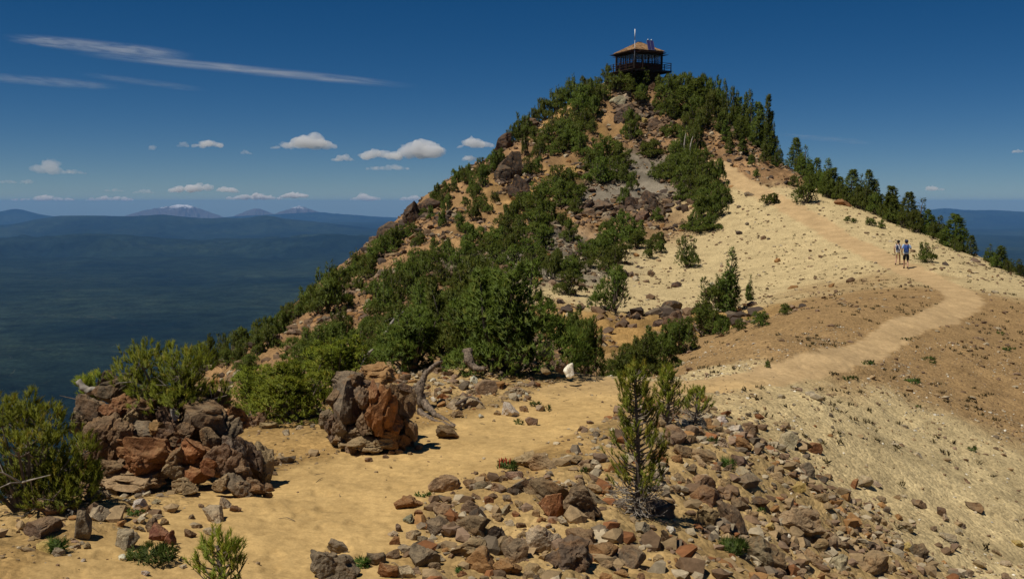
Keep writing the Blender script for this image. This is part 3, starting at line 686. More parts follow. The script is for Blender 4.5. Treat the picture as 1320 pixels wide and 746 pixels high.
# pines that stand alone
LONE = [
 (790,404,48,58,'m',2,'rounded dwarf pine with a bare grey snag on the tan scree'),
 (885,345,28,42,'m',6,'small pointed dwarf pine alone high on the pale slope'),
 (838,333,16,24,'m',1,'ragged little pine left of the pointed pine on the slope'),
 (848,314,18,15,'m',5,'low pine tuft under the big pine strip'),
 (937,401,52,84,'t',4,'leaning pine clump beside dark rocks on the pale slope'),
 (925,402,46,44,'m',4,'low pine skirt at the foot of the leaning pine clump'),
 (967,387,18,34,'t',1,'narrow small pine just right of the leaning pine clump'),
 (992,263,24,14,'m',5,'flattened wind swept pine beside the upper path'),
 (1040,262,32,34,'m',4,'bushy pine at the top edge of the upper path'),
 (968,214,10,14,'m',1,'small pine bush on the scree above the path bend'),
 (975,230,9,12,'m',3,'tiny pine bush at the edge of the upper scree'),
 (1022,240,12,14,'m',0,'small pine bush left of the bushy path edge pine'),
 (1122,291,12,11,'m',3,'third tiny bush right of the path below the pine row'),
 (1092,285,8,6,'m',0,'first tiny bush right of the path below the pine row'),
 (1101,287,7,6,'m',5,'second tiny bush right of the path below the pine row'),
 (1136,294,10,10,'m',1,'fourth tiny bush right of the path below the pine row'),
 (1193,338,24,26,'m',6,'many pointed pine bush to the right of the two hikers'),
 (980,421,28,20,'m',4,'low pine on the brown rim above the lower trail'),
 (1012,406,16,14,'m',2,'little pine farther up the brown rim of the slope'),
 (930,432,20,24,'m',3,'pale thin pine at the right end of the gully clump'),
 (952,427,18,16,'m',7,'low bush pine on the rim right of the gully clump'),
 (990,473,8,8,'m',0,'tiny bush at the upper edge of the lower trail'),
]
for px, py, w, h, kd, i, lab in LONE:
    if kd == 'm': pine('dwarf_pine', lab, None, px, py, w * 1.15, h * 1.08, MOUND[i], 1.0, mound_h(i), cat='dwarf pine')
    else: pine('pine_tree', lab, None, px, py, w * 1.15, h, TREES[i], [0.42, 0.5, 0.36, 0.46, 0.55, 0.4][i] * 1.15, 1.02)
# bigger bushes near the trail: meshes of their own
MID = [mound(300, 3600, 11, 0.040, 0.0075, 0.042, 7, 1.0, 0.86, 34), mound(301, 2600, 11, 0.046, 0.009, 0.048, 6, 1.0, 0.8, 26), mound(302, 2300, 11, 0.05, 0.010, 0.05, 9, 1.0, 0.9, 22)]
MIDH = [0.93, 0.86, 0.97]
BUSH = [
 (652,491,178,166,0,21.8,'big dark green pine bush shading the trail crest'),
 (590,474,110,118,1,22.6,'broad pine bush left of the big dark bush'),
 (612,420,116,92,2,30.0,'pine bush rising behind the broad bush'),
 (530,478,95,84,2,22.0,'bright green pine bush behind the curved grey snag'),
 (500,462,66,66,1,25.0,'pine bush behind the bushes at the brown outcrop'),
 (560,440,90,80,0,28.0,'pine bush with a pale dead branch above the outcrop'),
 (384,550,128,96,1,15.6,'bright green pine bush between the two outcrops'),
 (330,548,84,84,2,16.2,'pine bush close to the right end of the left outcrop'),
 (432,514,100,84,2,18.2,'pine bush behind the brown outcrop'),
 (404,480,90,64,1,26.0,'pine bush on the slope left of the brown outcrop'),
 (456,476,76,66,0,26.0,'low pine bush above the top of the brown outcrop'),
 (752,488,52,84,2,25.0,'upright pine bush just past the trail crest'),
 (742,444,54,50,1,38.0,'yellowish thin pine bush above the trail crest'),
 (800,490,52,44,2,27.0,'leftmost bush of the gully clump behind the crest'),
 (825,486,62,58,1,30.0,'second bush of the gully clump behind the crest'),
 (848,476,60,60,0,33.0,'third bush of the gully clump behind the crest'),
 (872,462,48,56,2,36.0,'fourth bush of the gully clump behind the crest'),
 (910,450,58,62,2,40.0,'pointed tall bush at the upper end of the gully clump'),
]
for px, py, w, h, i, Y, lab in BUSH:
    a, b = rays(np.array([px]), np.array([py])); x = a[0] * Y; z = ground_z(x, Y)[0]
    top = rays(np.array([px]), np.array([py - h]))[1][0] * Y
    r = pine('pine_bush', lab, None, px, py, w * 1.12, (top - z) * FPX / Y, MID[i], 1.0, MIDH[i], pos=(x, Y, z), cat='pine bush', needle=M_needle_near if Y < 20 else None)

# foreground pines, needle by needle
def near_bush(name, label, px, py, Y, w, h, n, seed, lumps, dead=14):
    rng = np.random.default_rng(seed); a, b = rays(np.array([px]), np.array([py])); p0 = np.array([a[0] * Y, Y, b[0] * Y])
    root = empty(name, p0); tag(root, label, 'pine bush'); s = Y / FPX; w *= s; h *= s
    C = []; Rr = []
    for k in range(lumps):
        t = rng.uniform(0, 6.28); r = math.sqrt(rng.random()) * 0.40 * w
        hz = h * ((0.06 + 0.76 * rng.random() ** 0.8) if k % 3 else 0.02 + 0.22 * rng.random()) * (1 - 0.40 * (r / (0.5 * w)) ** 2)
        C.append((math.cos(t) * r, math.sin(t) * r * 0.7, hz)); Rr.append(rng.uniform(0.09, 0.17) * w * 0.8)
    C = np.array(C); Rr = np.array(Rr); P = []; Dd = []
    while len(P) < n:
        i = rng.integers(lumps); d = unit(rng.normal(size=3)); p = C[i] + d * Rr[i] * rng.uniform(0.6, 1.05)
        if p[2] < h * 0.0 or d[2] < -0.6: continue
        P.append(p); Dd.append(d * 0.6 + np.array([0, 0, 0.75]) + rng.normal(size=3) * 0.22)
    P = np.array(P); Dd = np.array(Dd)
    V, F = needle_cloud(P, Dd, 0.105 * rng.uniform(0.6, 1.2, n), 34, 0.055, 0.0062, rng, 0.1, (18, 50))
    sv = rng.uniform(0.15, 0.95, n); sv[rng.random(n) < 0.09] = 1.0
    me = crown_mesh('crown', V, F, sv, 34); link('crown', me, M_needle_near, root)
    mb = MB()
    for i in range(lumps):
        c = C[i]; mb.tube([(c[0] * 0.15, c[1] * 0.15, -0.12), (c[0] * 0.55, c[1] * 0.5, c[2] * 0.4), c], [0.026, 0.018, 0.008], 5)
        for k in range(4):
            e = c + unit(rng.normal(size=3)) * Rr[i] * 0.8; mb.tube([c * 0.9, e], [0.009, 0.004], 4)
    mb.build('trunk', M_bark, root)
    for k in range(dead):
        i = rng.integers(lumps); c = C[i] * np.array([1.05, 1.1, 0.7]); d = unit(np.array([rng.normal(), -abs(rng.normal()) - 0.2, rng.uniform(-0.2, 0.5)]))
        q = MB(); e = c + d * rng.uniform(0.15, 0.35); m_ = (c + e) / 2 + rng.normal(size=3) * 0.03
        q.tube([c * 0.7, m_, e], [0.012, 0.008, 0.003], 4); q.tube([m_, m_ + unit(d + rng.normal(size=3) * 0.6) * 0.14], [0.005, 0.002], 3); q.build('dead_twig', M_dead, root)
    return root
near_bush('pine_bush', 'large yellow green pine bush at the left edge beside the outcrop', 38, 650, 9.4, 205, 168, 1500, 501, 42)
near_bush('pine_bush', 'bright green pine bush growing on top of the left outcrop', 222, 526, 11.6, 155, 94, 1050, 502, 30, 8)
near_bush('pine_bush', 'small green pine bush behind the grey log on the outcrop', 122, 516, 12.4, 58, 40, 240, 503, 10, 2)
def sapling(name, label, px, py, Y, w, h, n, seed, bare, lean=(0, 0), branches=46, dead=26):
    rng = np.random.default_rng(seed); a, b = rays(np.array([px]), np.array([py])); x = a[0] * Y; z = ground_z(x, Y)[0]
    p0 = np.array([x, Y, z - 0.04]); root = empty(name, p0); tag(root, label, 'pine sapling'); s = Y / FPX
    top = rays(np.array([px]), np.array([py - h]))[1][0] * Y; h = top - z; w *= s
    ts = np.linspace(0, 1, 9); line = np.stack([lean[0] * ts * h + 0.02 * np.sin(ts * 5), lean[1] * ts * h + 0.015 * np.cos(ts * 6), ts * h * 0.97], 1)
    mb = MB(); mb.tube(line, np.linspace(0.036, 0.008, 9), 7); P = []; Dd = []; deadset = []
    segs = []
    for k in range(branches):
        t = bare + (0.98 - bare) * (k + rng.random()) / branches; o = np.array([np.interp(t, ts, line[:, j]) for j in range(3)])
        an = k * 2.4 + rng.normal() * 0.4; ln = w * 0.5 * (1.0 - 0.72 * max(0, (t - 0.35)) / 0.65) * rng.uniform(0.6, 1.1)
        d = np.array([math.cos(an), math.sin(an), 0.45]); m_ = o + d * ln * 0.55; e = m_ + unit(d + np.array([0, 0, 0.7])) * ln * 0.5
        mb.tube([o, m_, e], [0.010, 0.007, 0.003], 4); segs.append((o, m_, e, ln))
    for q in range(n):
        o, m_, e, ln = segs[rng.integers(len(segs))]; t = rng.uniform(0.35, 1.0)
        p = (o + (m_ - o) * t / 0.55) if t < 0.55 else m_ + (e - m_) * (t - 0.55) / 0.45
        P.append(p + rng.normal(size=3) * 0.02); Dd.append(unit(e - o) * 0.5 + np.array([0, 0, 0.8]) + rng.normal(size=3) * 0.3)
    P.append(line[-1] * 0.97); Dd.append(np.array([0, 0, 1.0])); n = len(P); P = np.array(P); Dd = np.array(Dd)
    V, F = needle_cloud(P, Dd, 0.10 * rng.uniform(0.7, 1.3, n), 40, 0.052, 0.0062, rng, 0.05, (18, 52))
    sv = rng.uniform(0.2, 0.95, n); sv[rng.random(n) < 0.16] = 1.0
    link('crown', crown_mesh('crown', V, F, sv, 40), M_needle_near, root); mb.build('trunk', M_bark, root)
    for k in range(dead):
        t = rng.uniform(0.03, bare + 0.12); o = np.array([np.interp(t, ts, line[:, j]) for j in range(3)]); an = rng.uniform(0, 6.28)
        d = np.array([math.cos(an), math.sin(an), rng.uniform(-0.15, 0.5)]); ln = w * rng.uniform(0.2, 0.45); e = o + d * ln; q = MB()
        m_ = (o + e) / 2 + rng.normal(size=3) * 0.03; q.tube([o, m_, e], [0.007, 0.005, 0.002], 4)
        for j in range(3): q.tube([m_ + (e - m_) * j / 3, m_ + (e - m_) * j / 3 + unit(d + rng.normal(size=3) * 0.7) * 0.11], [0.004, 0.0015], 3)
        q.build('dead_twig', M_dead, root)
    return root
sapling('pine_sapling', 'slender green pine sapling standing alone in the foreground rubble', 820, 657, 10.5, 90, 192, 430, 511, 0.12, (0, 0), 110, 90)
sapling('pine_sapling', 'low pine sapling behind the slender sapling', 858, 556, 15.0, 56, 82, 260, 512, 0.12, (0.05, 0), 50, 14)
sapling('pine_sapling', 'sparse little pine with bare branches right of the saplings', 893, 552, 15.4, 50, 50, 100, 513, 0.3, (0.15, 0), 22, 22)
sapling('pine_sapling', 'pine sapling tip cut off by the bottom edge', 286, 806, 7.4, 92, 112, 110, 514, 0.1, (0, 0), 26, 4)
# herbs
def herb(name, label, px, py, w, h, n, seed, mat=None, flowers=0, cat='plant', leaf=1.0, Y=None):
    rng = np.random.default_rng(seed); p = on_ground([px], [py])[0]; s = p[1] / FPX; w *= s; h = max(h * s, 0.04)
    root = empty(name, p); tag(root, label, cat)
    t = rng.uniform(0, 6.28, n); r = np.sqrt(rng.random(n)) * w * 0.5
    P = np.stack([np.cos(t) * r, np.sin(t) * r * 0.8, rng.uniform(-0.01, h * 0.5, n)], 1); Dd = np.stack([np.cos(t) * 0.7, np.sin(t) * 0.7, np.full(n, 0.8)], 1) + rng.normal(size=(n, 3)) * 0.4
    V, F = needle_cloud(P, Dd, 0.02, 9, max(0.04, h * 0.5) * leaf, max(0.010, 0.9 * s), rng, 0, (20, 75))
    link('leaves', crown_mesh('leaves', V, F, rng.uniform(0.1, 0.85, n), 9), mat or M_leaf, root)
    for k in range(flowers):
        q = MB(); a = rng.uniform(0, 6.28); rr = rng.uniform(0, w * 0.4); b = np.array([math.cos(a) * rr - w * 0.2, math.sin(a) * rr, 0])
        q.tube([b, b + (0, 0, h * 0.8), b + (rng.normal() * 0.01, 0, h * 1.05)], [0.003, 0.009, 0.003], 5); q.build('flower', M_red if flowers > 3 else M_yel, root)
M_red = flat('scarlet_petals', (0.45, 0.06, 0.03), 0.7, 0.2); M_yel = flat('yellow_petals', (0.6, 0.42, 0.03), 0.7, 0.2)
HERB = [(195,722,62,22,150,'leafy green plant around the rust red stones'),(175,664,20,9,30,'small green plant below the pale stone on the left'),(76,712,14,26,40,'small trailing plant by the lower left stones'),(60,660,24,16,40,'dim green plant under the left bush'),
 (466,728,14,18,34,'small round plant between grey boulders'),(945,714,34,24,110,'grassy green tuft in the rubble beside the slab'),(690,524,14,9,26,'green plant on the slope below the dark bush'),(668,545,12,8,18,'small plant under the white stones by the trail'),(705,528,10,8,16,'little plant on the trail edge below the dark bush'),
 (916,570,16,14,30,'small green plant by the tan slabs'),(938,604,14,22,40,'upright green plant among the pale rubble'),(982,658,8,7,14,'tiny plant beside the brown block'),(1062,720,10,8,16,'tiny plant at the bottom of the rubble'),
 (1176,495,18,9,40,'largest flat green tuft on the brown slope'),(1117,469,18,8,34,'green tuft nearest the lower trail'),(1102,488,12,7,22,'right one of two green tufts on the brown slope'),(1091,489,10,7,18,'left one of two green tufts on the brown slope'),(1196,463,18,8,26,'green tuft right of the lower trail'),(1203,468,8,5,12,'tiny green speck under the right tuft'),(1300,452,16,8,24,'green tuft near the right edge on the brown slope'),(1254,584,10,9,18,'green tuft low on the pale slope'),(1184,524,7,5,10,'small green dot on the brown slope below the tufts'),(1168,438,14,5,16,'flat green tuft right by the trail bend'),
 (660,606,10,12,20,'small green plant on the rubble edge'),(545,640,18,6,24,'flat green plant at the edge of the trail rubble'),(592,736,6,6,12,'tiny green sprout under the orange overhang'),(752,610,8,8,12,'tiny green sprout on bare sand'),(1290,432,12,6,14,'greenish tuft up the brown slope')]
for k, (px, py, w, h, n, lab) in enumerate(HERB): herb('green_plant', lab, px, py, w, h, n, 600 + k)
herb('red_wildflower', 'leafy plant with scarlet flowers beside a tan boulder', 653, 602, 24, 13, 60, 640, None, 7, 'wildflower')
herb('yellow_wildflower', 'small plant with yellow flowers under the dark bush', 623, 471, 12, 9, 24, 641, None, 3, 'wildflower')
# ------------------------------------------------------------------ rocks
def rock_shape(seed, sub=3, cuts=9, rough=0.10, sharp=0.80):
    rng = np.random.default_rng(seed); V, F = ico(sub); V = V.copy()
    V *= np.array([1, rng.uniform(0.8, 1.0), rng.uniform(0.75, 1.0)])
    for k in range(cuts * 2):
        n = unit(rng.normal(size=3)); d = rng.uniform(0.34, sharp); e = V @ n - d
        V -= np.maximum(e, 0)[:, None] * n * 0.98
    U = unit(V)
    V += U * (rough * fbm3(V * 1.7 + seed * 3.1, 4, seed, 0.55))[:, None]
    V += U * (-rough * 0.7 * (np.maximum(0, 0.16 - np.abs(noise3(V * 1.9 + seed, seed + 5))) / 0.16) ** 0.7)[:, None] * 1.25
    V += U * (rough * 0.30 * fbm3(V * 7.0, 2, seed + 9))[:, None]
    lo, hi = V.min(0), V.max(0); V = (V - (lo + hi) / 2) / ((hi - lo) / 2)
    return V, F
ROCKS = []
for i in range(18):
    V, F = rock_shape(900 + i, 4, 6 + i % 4, 0.05 + 0.02 * (i % 4), 0.62 + 0.03 * (i % 5))
    me = np_mesh('rock', V, F, False); me.materials.append(M_rock); ROCKS.append(me)
BIG = []
for i in range(12):
    V, F = rock_shape(960 + i, 5, 6 + i % 4, 0.08 + 0.025 * (i % 3), 0.66)
    me = np_mesh('boulder', V, F, False); me.materials.append(M_rock); BIG.append(me)
RC = dict(grey=(0.175, 0.135, 0.09), brown=(0.165, 0.105, 0.06), dark=(0.075, 0.055, 0.041), tan=(0.295, 0.205, 0.108), pale=(0.37, 0.30, 0.195), white=(0.60, 0.55, 0.44), rust=(0.235, 0.102, 0.042), orange=(0.28, 0.15, 0.058), pink=(0.225, 0.15, 0.095), red=(0.19, 0.08, 0.05), green=(0.24, 0.26, 0.17), purple=(0.135, 0.092, 0.062), yellow=(0.48, 0.36, 0.12))
rrng = np.random.default_rng(33)
def rock_at(name, p, w, h, dep, col, roll=0.0, yaw=None, mesh=None, parent=None, sink=0.18, jit=0.12):
    me = mesh if mesh is not None else ROCKS[int(rrng.integers(18))]
    o = D.objects.new(name, me); COL.objects.link(o); o.parent = parent
    c = np.array(RC[col]) * rrng.uniform(1 - jit, 1 + jit) * rrng.uniform(0.95, 1.05, 3); o.color = (*c, 0.25 if col in ('dark', 'purple') else 1.0)
    M = Matrix.Rotation(R(roll), 4, 'Y') @ Matrix.Diagonal((w / 2, dep / 2, h / 2, 1)) @ Matrix.Rotation(yaw if yaw is not None else rrng.uniform(0, 6.28), 4, 'Z') @ Matrix.Rotation(rrng.choice([0, math.pi]), 4, 'X')
    loc, rot, sc = (Matrix.Translation(p) @ M).decompose()
    # keep the shear free part: yaw chosen in quarter turns avoids shear
    o.location = loc; o.rotation_mode = 'QUATERNION'; o.rotation_quaternion = rot; o.scale = sc
    return o
def qturn(): return rrng.integers(4) * math.pi / 2 + rrng.normal() * 0.12
def rock_px(label, px, py, w, h, col, roll=0.0, group=None, name='rock', mesh=None, cat='rock', deep=0.9, parent=None, Y=None):
    """px, py: the middle of the stone in the photograph"""
    if Y is None:
        g = on_ground([px], [py + h * 0.36])[0]
    else:
        g = at(np.array([px]), np.array([py + h * 0.36]), Y)[0]
    s = g[1] / FPX; W_ = w * s; H_ = h * s * 1.12
    p = g + np.array([0, 0.30 * W_ * deep * 0.5, 0]); p[2] = g[2] + H_ * 0.21
    o = rock_at(name, p, W_ * 1.08, H_ * 1.15, W_ * deep, col, roll, qturn(), mesh, parent)
    if parent is None: tag(o, label, cat, group)
    return o
EXPL = [
 (677,590,31,27,'tan',0,'rounded tan boulder right beside the scarlet flowers'),(699,596,36,22,'tan',8,'tan boulder just right of the rounded tan one'),
 (573,622,40,24,'tan',0,'tan overhanging rock at the edge of the trail with a dark hollow'),(526,648,34,17,'rust',24,'reddish cigar shaped stone at the trail edge'),(526,669,14,13,'green',0,'small lichen green stone below the reddish cigar shaped one'),
 (548,713,38,34,'grey',-10,'smooth grey boulder near the bottom edge'),(608,678,40,30,'brown',20,'brown angular block in the middle of the rock pile'),(640,682,24,24,'dark',0,'dark blocky stone right of the brown angular block'),
 (606,655,24,16,'brown',10,'brown stone above the brown angular block'),(617,663,26,16,'dark',20,'dark humped stone near the top of the pile'),(578,660,44,22,'pink',22,'flat pinkish slab along the top of the pile'),(566,684,36,20,'grey',30,'grey leaning slab above the smooth grey boulder'),
 (603,709,46,22,'tan',8,'long tan slab behind the orange overhang'),(622,722,44,34,'orange',0,'orange arched rock with black hollow beneath'),(653,730,38,17,'orange',26,'bright orange slab near the bottom edge'),(663,704,34,36,'pink',10,'pinkish brown upright block in the pile'),
 (670,631,34,20,'dark',0,'knobbly dark brown stone on the sand'),(708,632,66,32,'brown',36,'long brown grey slab descending to the right'),(711,652,36,34,'rust',5,'deep rust red block with dark crevice'),(756,658,60,40,'brown',38,'big orange edged slab casting a black shadow'),
 (766,641,38,15,'grey',22,'thin dark grey slab behind the orange edged slab'),(699,694,48,36,'pale',32,'large cream coloured boulder in the pile'),(748,690,40,25,'brown',24,'brown wedge stone below the orange edged slab'),(733,724,60,38,'purple',-6,'large reddish and grey block at the bottom edge'),
 (773,711,42,28,'orange',20,'orange brown stone right of the reddish grey block'),(813,719,34,28,'grey',20,'grey brown boulder near the bottom under the sapling'),(792,722,14,12,'grey',0,'small round grey stone between two bottom boulders'),(853,656,36,24,'purple',5,'dark shaded boulder at the foot of the sapling'),
 (830,676,22,16,'pale',10,'pale pinkish stone below the sapling'),(833,691,21,11,'dark',14,'small dark slab below the pale pinkish stone'),(866,683,15,10,'white',10,'small bright white stone below the sapling'),(858,689,12,22,'brown',-30,'thin brown slab beside the bright white stone'),
 (878,697,26,14,'rust',16,'flat reddish stone on the bare sand'),(767,623,20,14,'tan',0,'rounded tan stone left of the sapling'),(781,625,13,12,'orange',0,'small orange stone next to the rounded tan stone'),(754,597,18,11,'brown',0,'brown stone on the sandy edge of the trail'),
 (736,594,30,10,'tan',0,'low tan stone half buried by the trail edge'),(804,645,9,9,'orange',0,'tiny orange stone at the sapling foot'),(849,722,14,12,'tan',0,'small tan stone near the bottom under the sapling'),
 (870,560,28,24,'pink',15,'tan block below the bare branched pine'),(895,558,28,18,'pink',14,'reddish tan slab right of the tan block'),(906,583,34,13,'tan',10,'long flat yellow tan slab in the rubble'),(948,552,26,18,'white',12,'white broken stone at the top of the rubble'),(930,540,16,12,'white',0,'little white stone near the upper end of the rubble'),
 (1018,568,27,25,'pale',-10,'pale grey block alone on the pale slope'),(1051,579,20,15,'rust',0,'rust brown stone right of the pale grey block'),(1036,574,20,12,'pink',10,'pinkish stone between the pale grey block and the rust brown stone'),(1040,606,20,17,'grey',-15,'blue grey pointed stone on the slope'),
 (966,605,36,17,'pale',10,'light grey flat boulder in the upper rubble'),(955,591,28,14,'purple',12,'mauve grey stone above the light grey flat boulder'),(909,620,30,18,'pink',28,'pinkish slab with a black gap underneath'),(963,625,34,17,'grey',12,'grey brown slab below the light grey flat boulder'),
 (955,647,25,18,'brown',6,'warm brown stone in the middle of the rubble'),(976,642,28,12,'dark',-8,'dark grey split slab beside the warm brown stone'),(914,643,44,24,'brown',14,'broad brown rock above the bare sand'),(912,666,32,30,'tan',0,'tan square block above the bare sand'),
 (942,669,28,48,'pink',-34,'tall reddish slab leaning down to the right'),(985,706,46,54,'grey',-38,'long grey ridge shaped boulder above the grassy tuft'),(1032,669,62,42,'tan',24,'large smooth tan boulder in the lower rubble'),(1074,704,17,17,'grey',0,'round grey stone below the large smooth tan boulder'),
 (880,583,24,16,'brown',20,'brown rock in the shade of the sapling'),(958,695,18,14,'pale',20,'pale stone touching the long grey boulder'),(1060,620,18,8,'dark',16,'thin dark stone right of the blue grey pointed stone'),(1016,602,11,9,'pink',0,'small pink stone left of the blue grey pointed stone'),
 (1029,630,19,14,'yellow',10,'yellowish stone under the blue grey pointed stone'),(993,678,15,12,'yellow',0,'small yellow stone above the long grey boulder'),(1258,654,25,13,'brown',26,'flat brown stone alone on the pale slope'),(1114,620,22,18,'pale',30,'pale leaning stone at the outer edge of the rubble'),
 (1102,622,9,16,'rust',10,'narrow rust stone against the pale leaning stone'),(1187,651,21,11,'pink',16,'pinkish flat stone far out in the rubble'),(1167,680,24,12,'pale',12,'pale flat stone low in the outer rubble'),(1214,663,15,13,'purple',20,'mauve stone at the far end of the rubble'),
 (1080,704,20,15,'grey',0,'grey stone above the pale bottom block'),(1081,725,28,28,'pale',0,'pale grey block at the bottom of the rubble'),(1121,727,54,32,'tan',10,'big tan boulder with dark holes at the bottom edge'),(1223,695,24,9,'pale',14,'long pale stone low in the outer rubble'),
 (1183,712,24,21,'grey',30,'grey leaning stone near the bottom right'),(1170,707,12,14,'yellow',20,'pale yellow chip beside the grey leaning stone'),(1314,702,15,9,'yellow',14,'yellow tan stone at the right edge'),(1124,707,34,9,'dark',20,'dark grey slab above the big holed boulder'),
 (431,723,54,50,'grey',-18,'large grey boulder at the bottom edge by the trail'),(437,701,28,24,'grey',0,'rounded grey boulder on top of the large grey boulder'),(485,718,24,19,'grey',0,'smaller grey boulder right of the small round plant'),
 (62,655,36,30,'pink',-20,'pinkish grey block under the left bush'),(49,682,42,28,'grey',10,'grey brown block below the pinkish one'),(58,706,21,15,'yellow',0,'pale yellow stone in front of the grey brown block'),(105,678,23,44,'grey',14,'tall grey slab standing left of the pale stones'),
 (128,667,24,22,'pale',0,'pale grey angular stone beside the tall slab'),(119,645,26,20,'grey',0,'grey stone above the pale angular stone'),(177,630,21,17,'white',-15,'cracked white stone under the outcrop edge'),(179,649,19,15,'white',0,'pale stone under the cracked white stone'),
 (162,696,31,29,'pale',0,'pale pitted boulder left of the leafy plant'),(196,674,20,20,'grey',0,'grey stone behind the rust red stone'),(205,688,27,26,'red',-20,'rust red stone above the leafy plant'),(219,694,16,22,'red',10,'dark red stone leaning on the rust red stone'),
 (158,719,13,9,'white',0,'small pale stone below the pitted boulder'),(107,723,7,5,'white',0,'tiny white pebble by the left stones'),(187,738,12,7,'white',0,'small white stone at the bottom left'),(132,638,18,12,'tan',0,'tan stone at the foot of the outcrop'),(144,632,16,12,'pale',0,'pale stone right of the tan stone at the outcrop foot'),
 (275,665,35,20,'pale',34,'pointed pale stone at the right foot of the left outcrop'),(270,685,18,11,'pale',16,'flat pale stone below the pointed pale stone'),(290,648,18,13,'pale',20,'pale wedge above the pointed pale stone'),
 (577,560,30,18,'brown',14,'brown stone lying in front of the fallen roots'),(534,473,13,13,'grey',0,'grey stone between outcrop and curved snag'),(634,474,16,12,'pink',0,'pinkish stone beside the yellow flowers'),(604,518,25,17,'pale',-10,'pale grey stone at the end of the fallen roots'),
 (658,528,22,20,'white',10,'white split stone at the bank above the trail'),(627,500,28,20,'pink',0,'broad pinkish stone on the bank'),(611,489,10,13,'white',0,'small white stone on the bank top'),(675,526,11,10,'tan',0,'small tan stone right of the white split stone'),
 (1090,262,24,9,'rust',20,'reddish rock ledge under the pine row'),(966,250,12,6,'grey',0,'grey stone at the edge of the upper path'),(984,306,7,6,'brown',0,'small brown stone on the pale slope'),
 (869,414,28,26,'purple',0,'dark rounded boulder in the crag on the pale slope'),(865,395,28,14,'dark',-24,'dark ledge above the rounded boulder of the crag'),(913,376,22,13,'dark',-12,'dark rock beside the leaning pine clump'),(919,367,7,6,'white',0,'tiny white stone on the dark rock by the pine'),
 (850,410,16,12,'dark',-20,'dark stone left of the rounded crag boulder'),(888,412,14,14,'brown',0,'brown stone right of the rounded crag boulder'),(872,366,14,8,'dark',-10,'small dark ledge higher up the pale slope'),(840,352,10,8,'purple',0,'purple grey stone under the ragged little pine'),
 (499,302,22,20,'dark',0,'black crag at the very left of the cone skyline'),(514,306,14,12,'purple',0,'dark stone right of the leftmost black crag'),(531,276,17,24,'dark',0,'black pillar standing on the left shoulder'),(544,274,14,12,'dark',-30,'dark slab right of the black pillar'),(556,266,24,14,'dark',-36,'dark slab on the skyline above the black pillar'),
 (650,184,20,16,'dark',-20,'dark crag at the bend of the left skyline'),(689,147,10,10,'dark',0,'small dark knob on the upper left skyline'),(684,160,26,14,'purple',-20,'brown purple ledge below the small knob'),(657,214,22,26,'dark',0,'left dark boulder of the pair under the skyline bend'),(670,242,20,26,'dark',0,'lower dark boulder of the pair under the skyline bend'),
 (648,226,16,16,'dark',0,'dark stone left of the boulder pair'),(840,113,9,12,'brown',0,'tan boulder under the lookout braces'),(809,125,17,12,'pale',0,'pale pinkish boulder under the lookout bushes'),(797,129,20,14,'pale',-20,'pale rock left of the pinkish boulder'),(831,156,7,11,'yellow',0,'yellow lichened stone among the dark crags'),
 (806,140,22,12,'purple',-12,'dark crag under the pale rocks'),(800,153,18,14,'dark',0,'dark crag lower in the summit rubble'),(820,142,16,11,'purple',0,'purple crag in the summit rubble'),(845,158,22,16,'purple',0,'big purple boulder right of the yellow stone'),
 (760,264,16,13,'dark',0,'dark outcrop at the left end of the middle crag'),(776,264,28,16,'purple',-14,'brown ledge of the middle crag'),(757,273,20,13,'purple',0,'lower block of the middle crag'),(815,260,22,18,'dark',-20,'black block under the grey scree'),(833,257,28,24,'dark',-20,'largest black block under the grey scree'),(846,264,18,20,'dark',0,'black block at the right of the middle crag'),(829,275,20,14,'purple',-10,'brown block below the largest black block'),(852,274,16,20,'purple',0,'brown block beside the tall pine strip'),(796,268,16,12,'purple',0,'brown block in the gap of the middle crag'),
]
for px, py, w, h, col, roll, lab in EXPL:
    near_ = w > 45 and py > 560
    if py < 320 and px < 700: w *= 1.35; h *= 1.45; py -= 2
    nm = 'boulder' if max(w, h) > 30 and py > 450 else 'rock'
    rock_px(lab, px, py, w, h, col, roll, None, nm, BIG[int(rrng.integers(12))] if near_ else None, 'boulder' if nm == 'boulder' else 'rock')
for px, py, w, h, col, roll, Y_, lab in [(734,477,14,15,'white',-16,20.0,'cream white block standing at the trail crest'),(719,469,22,14,'grey',22,20.9,'grey boulder just left of the cream white block'),(703,452,26,24,'pale',14,21.4,'large pale boulder behind the grey one at the trail crest'),(704,477,14,8,'tan',10,20.4,'small tan stone on the bank below the pale boulder')]:
    ob_ = rock_px(lab, px, py, w, h, col, roll, None, 'rock', None, 'rock', 0.9, None, Y_)
    if col == 'white':
        V, F = ico(3); V = np.sign(V) * np.abs(V) ** 0.5; V[:, 0] *= 1 - 0.28 * V[:, 2]; V[:, 2] += 0.30 * V[:, 0]; V = V + 0.16 * np.stack([noise3(V * 1.3, s_) for s_ in (11, 12, 13)], 1); V = np.round(V / 0.09) * 0.05 + V * 0.45; V /= np.abs(V).max(0)
        ob_.data = np_mesh('pale_block', V, F, False); ob_.data.materials.append(M_rock); ob_.color = (0.95, 0.88, 0.70, 1)
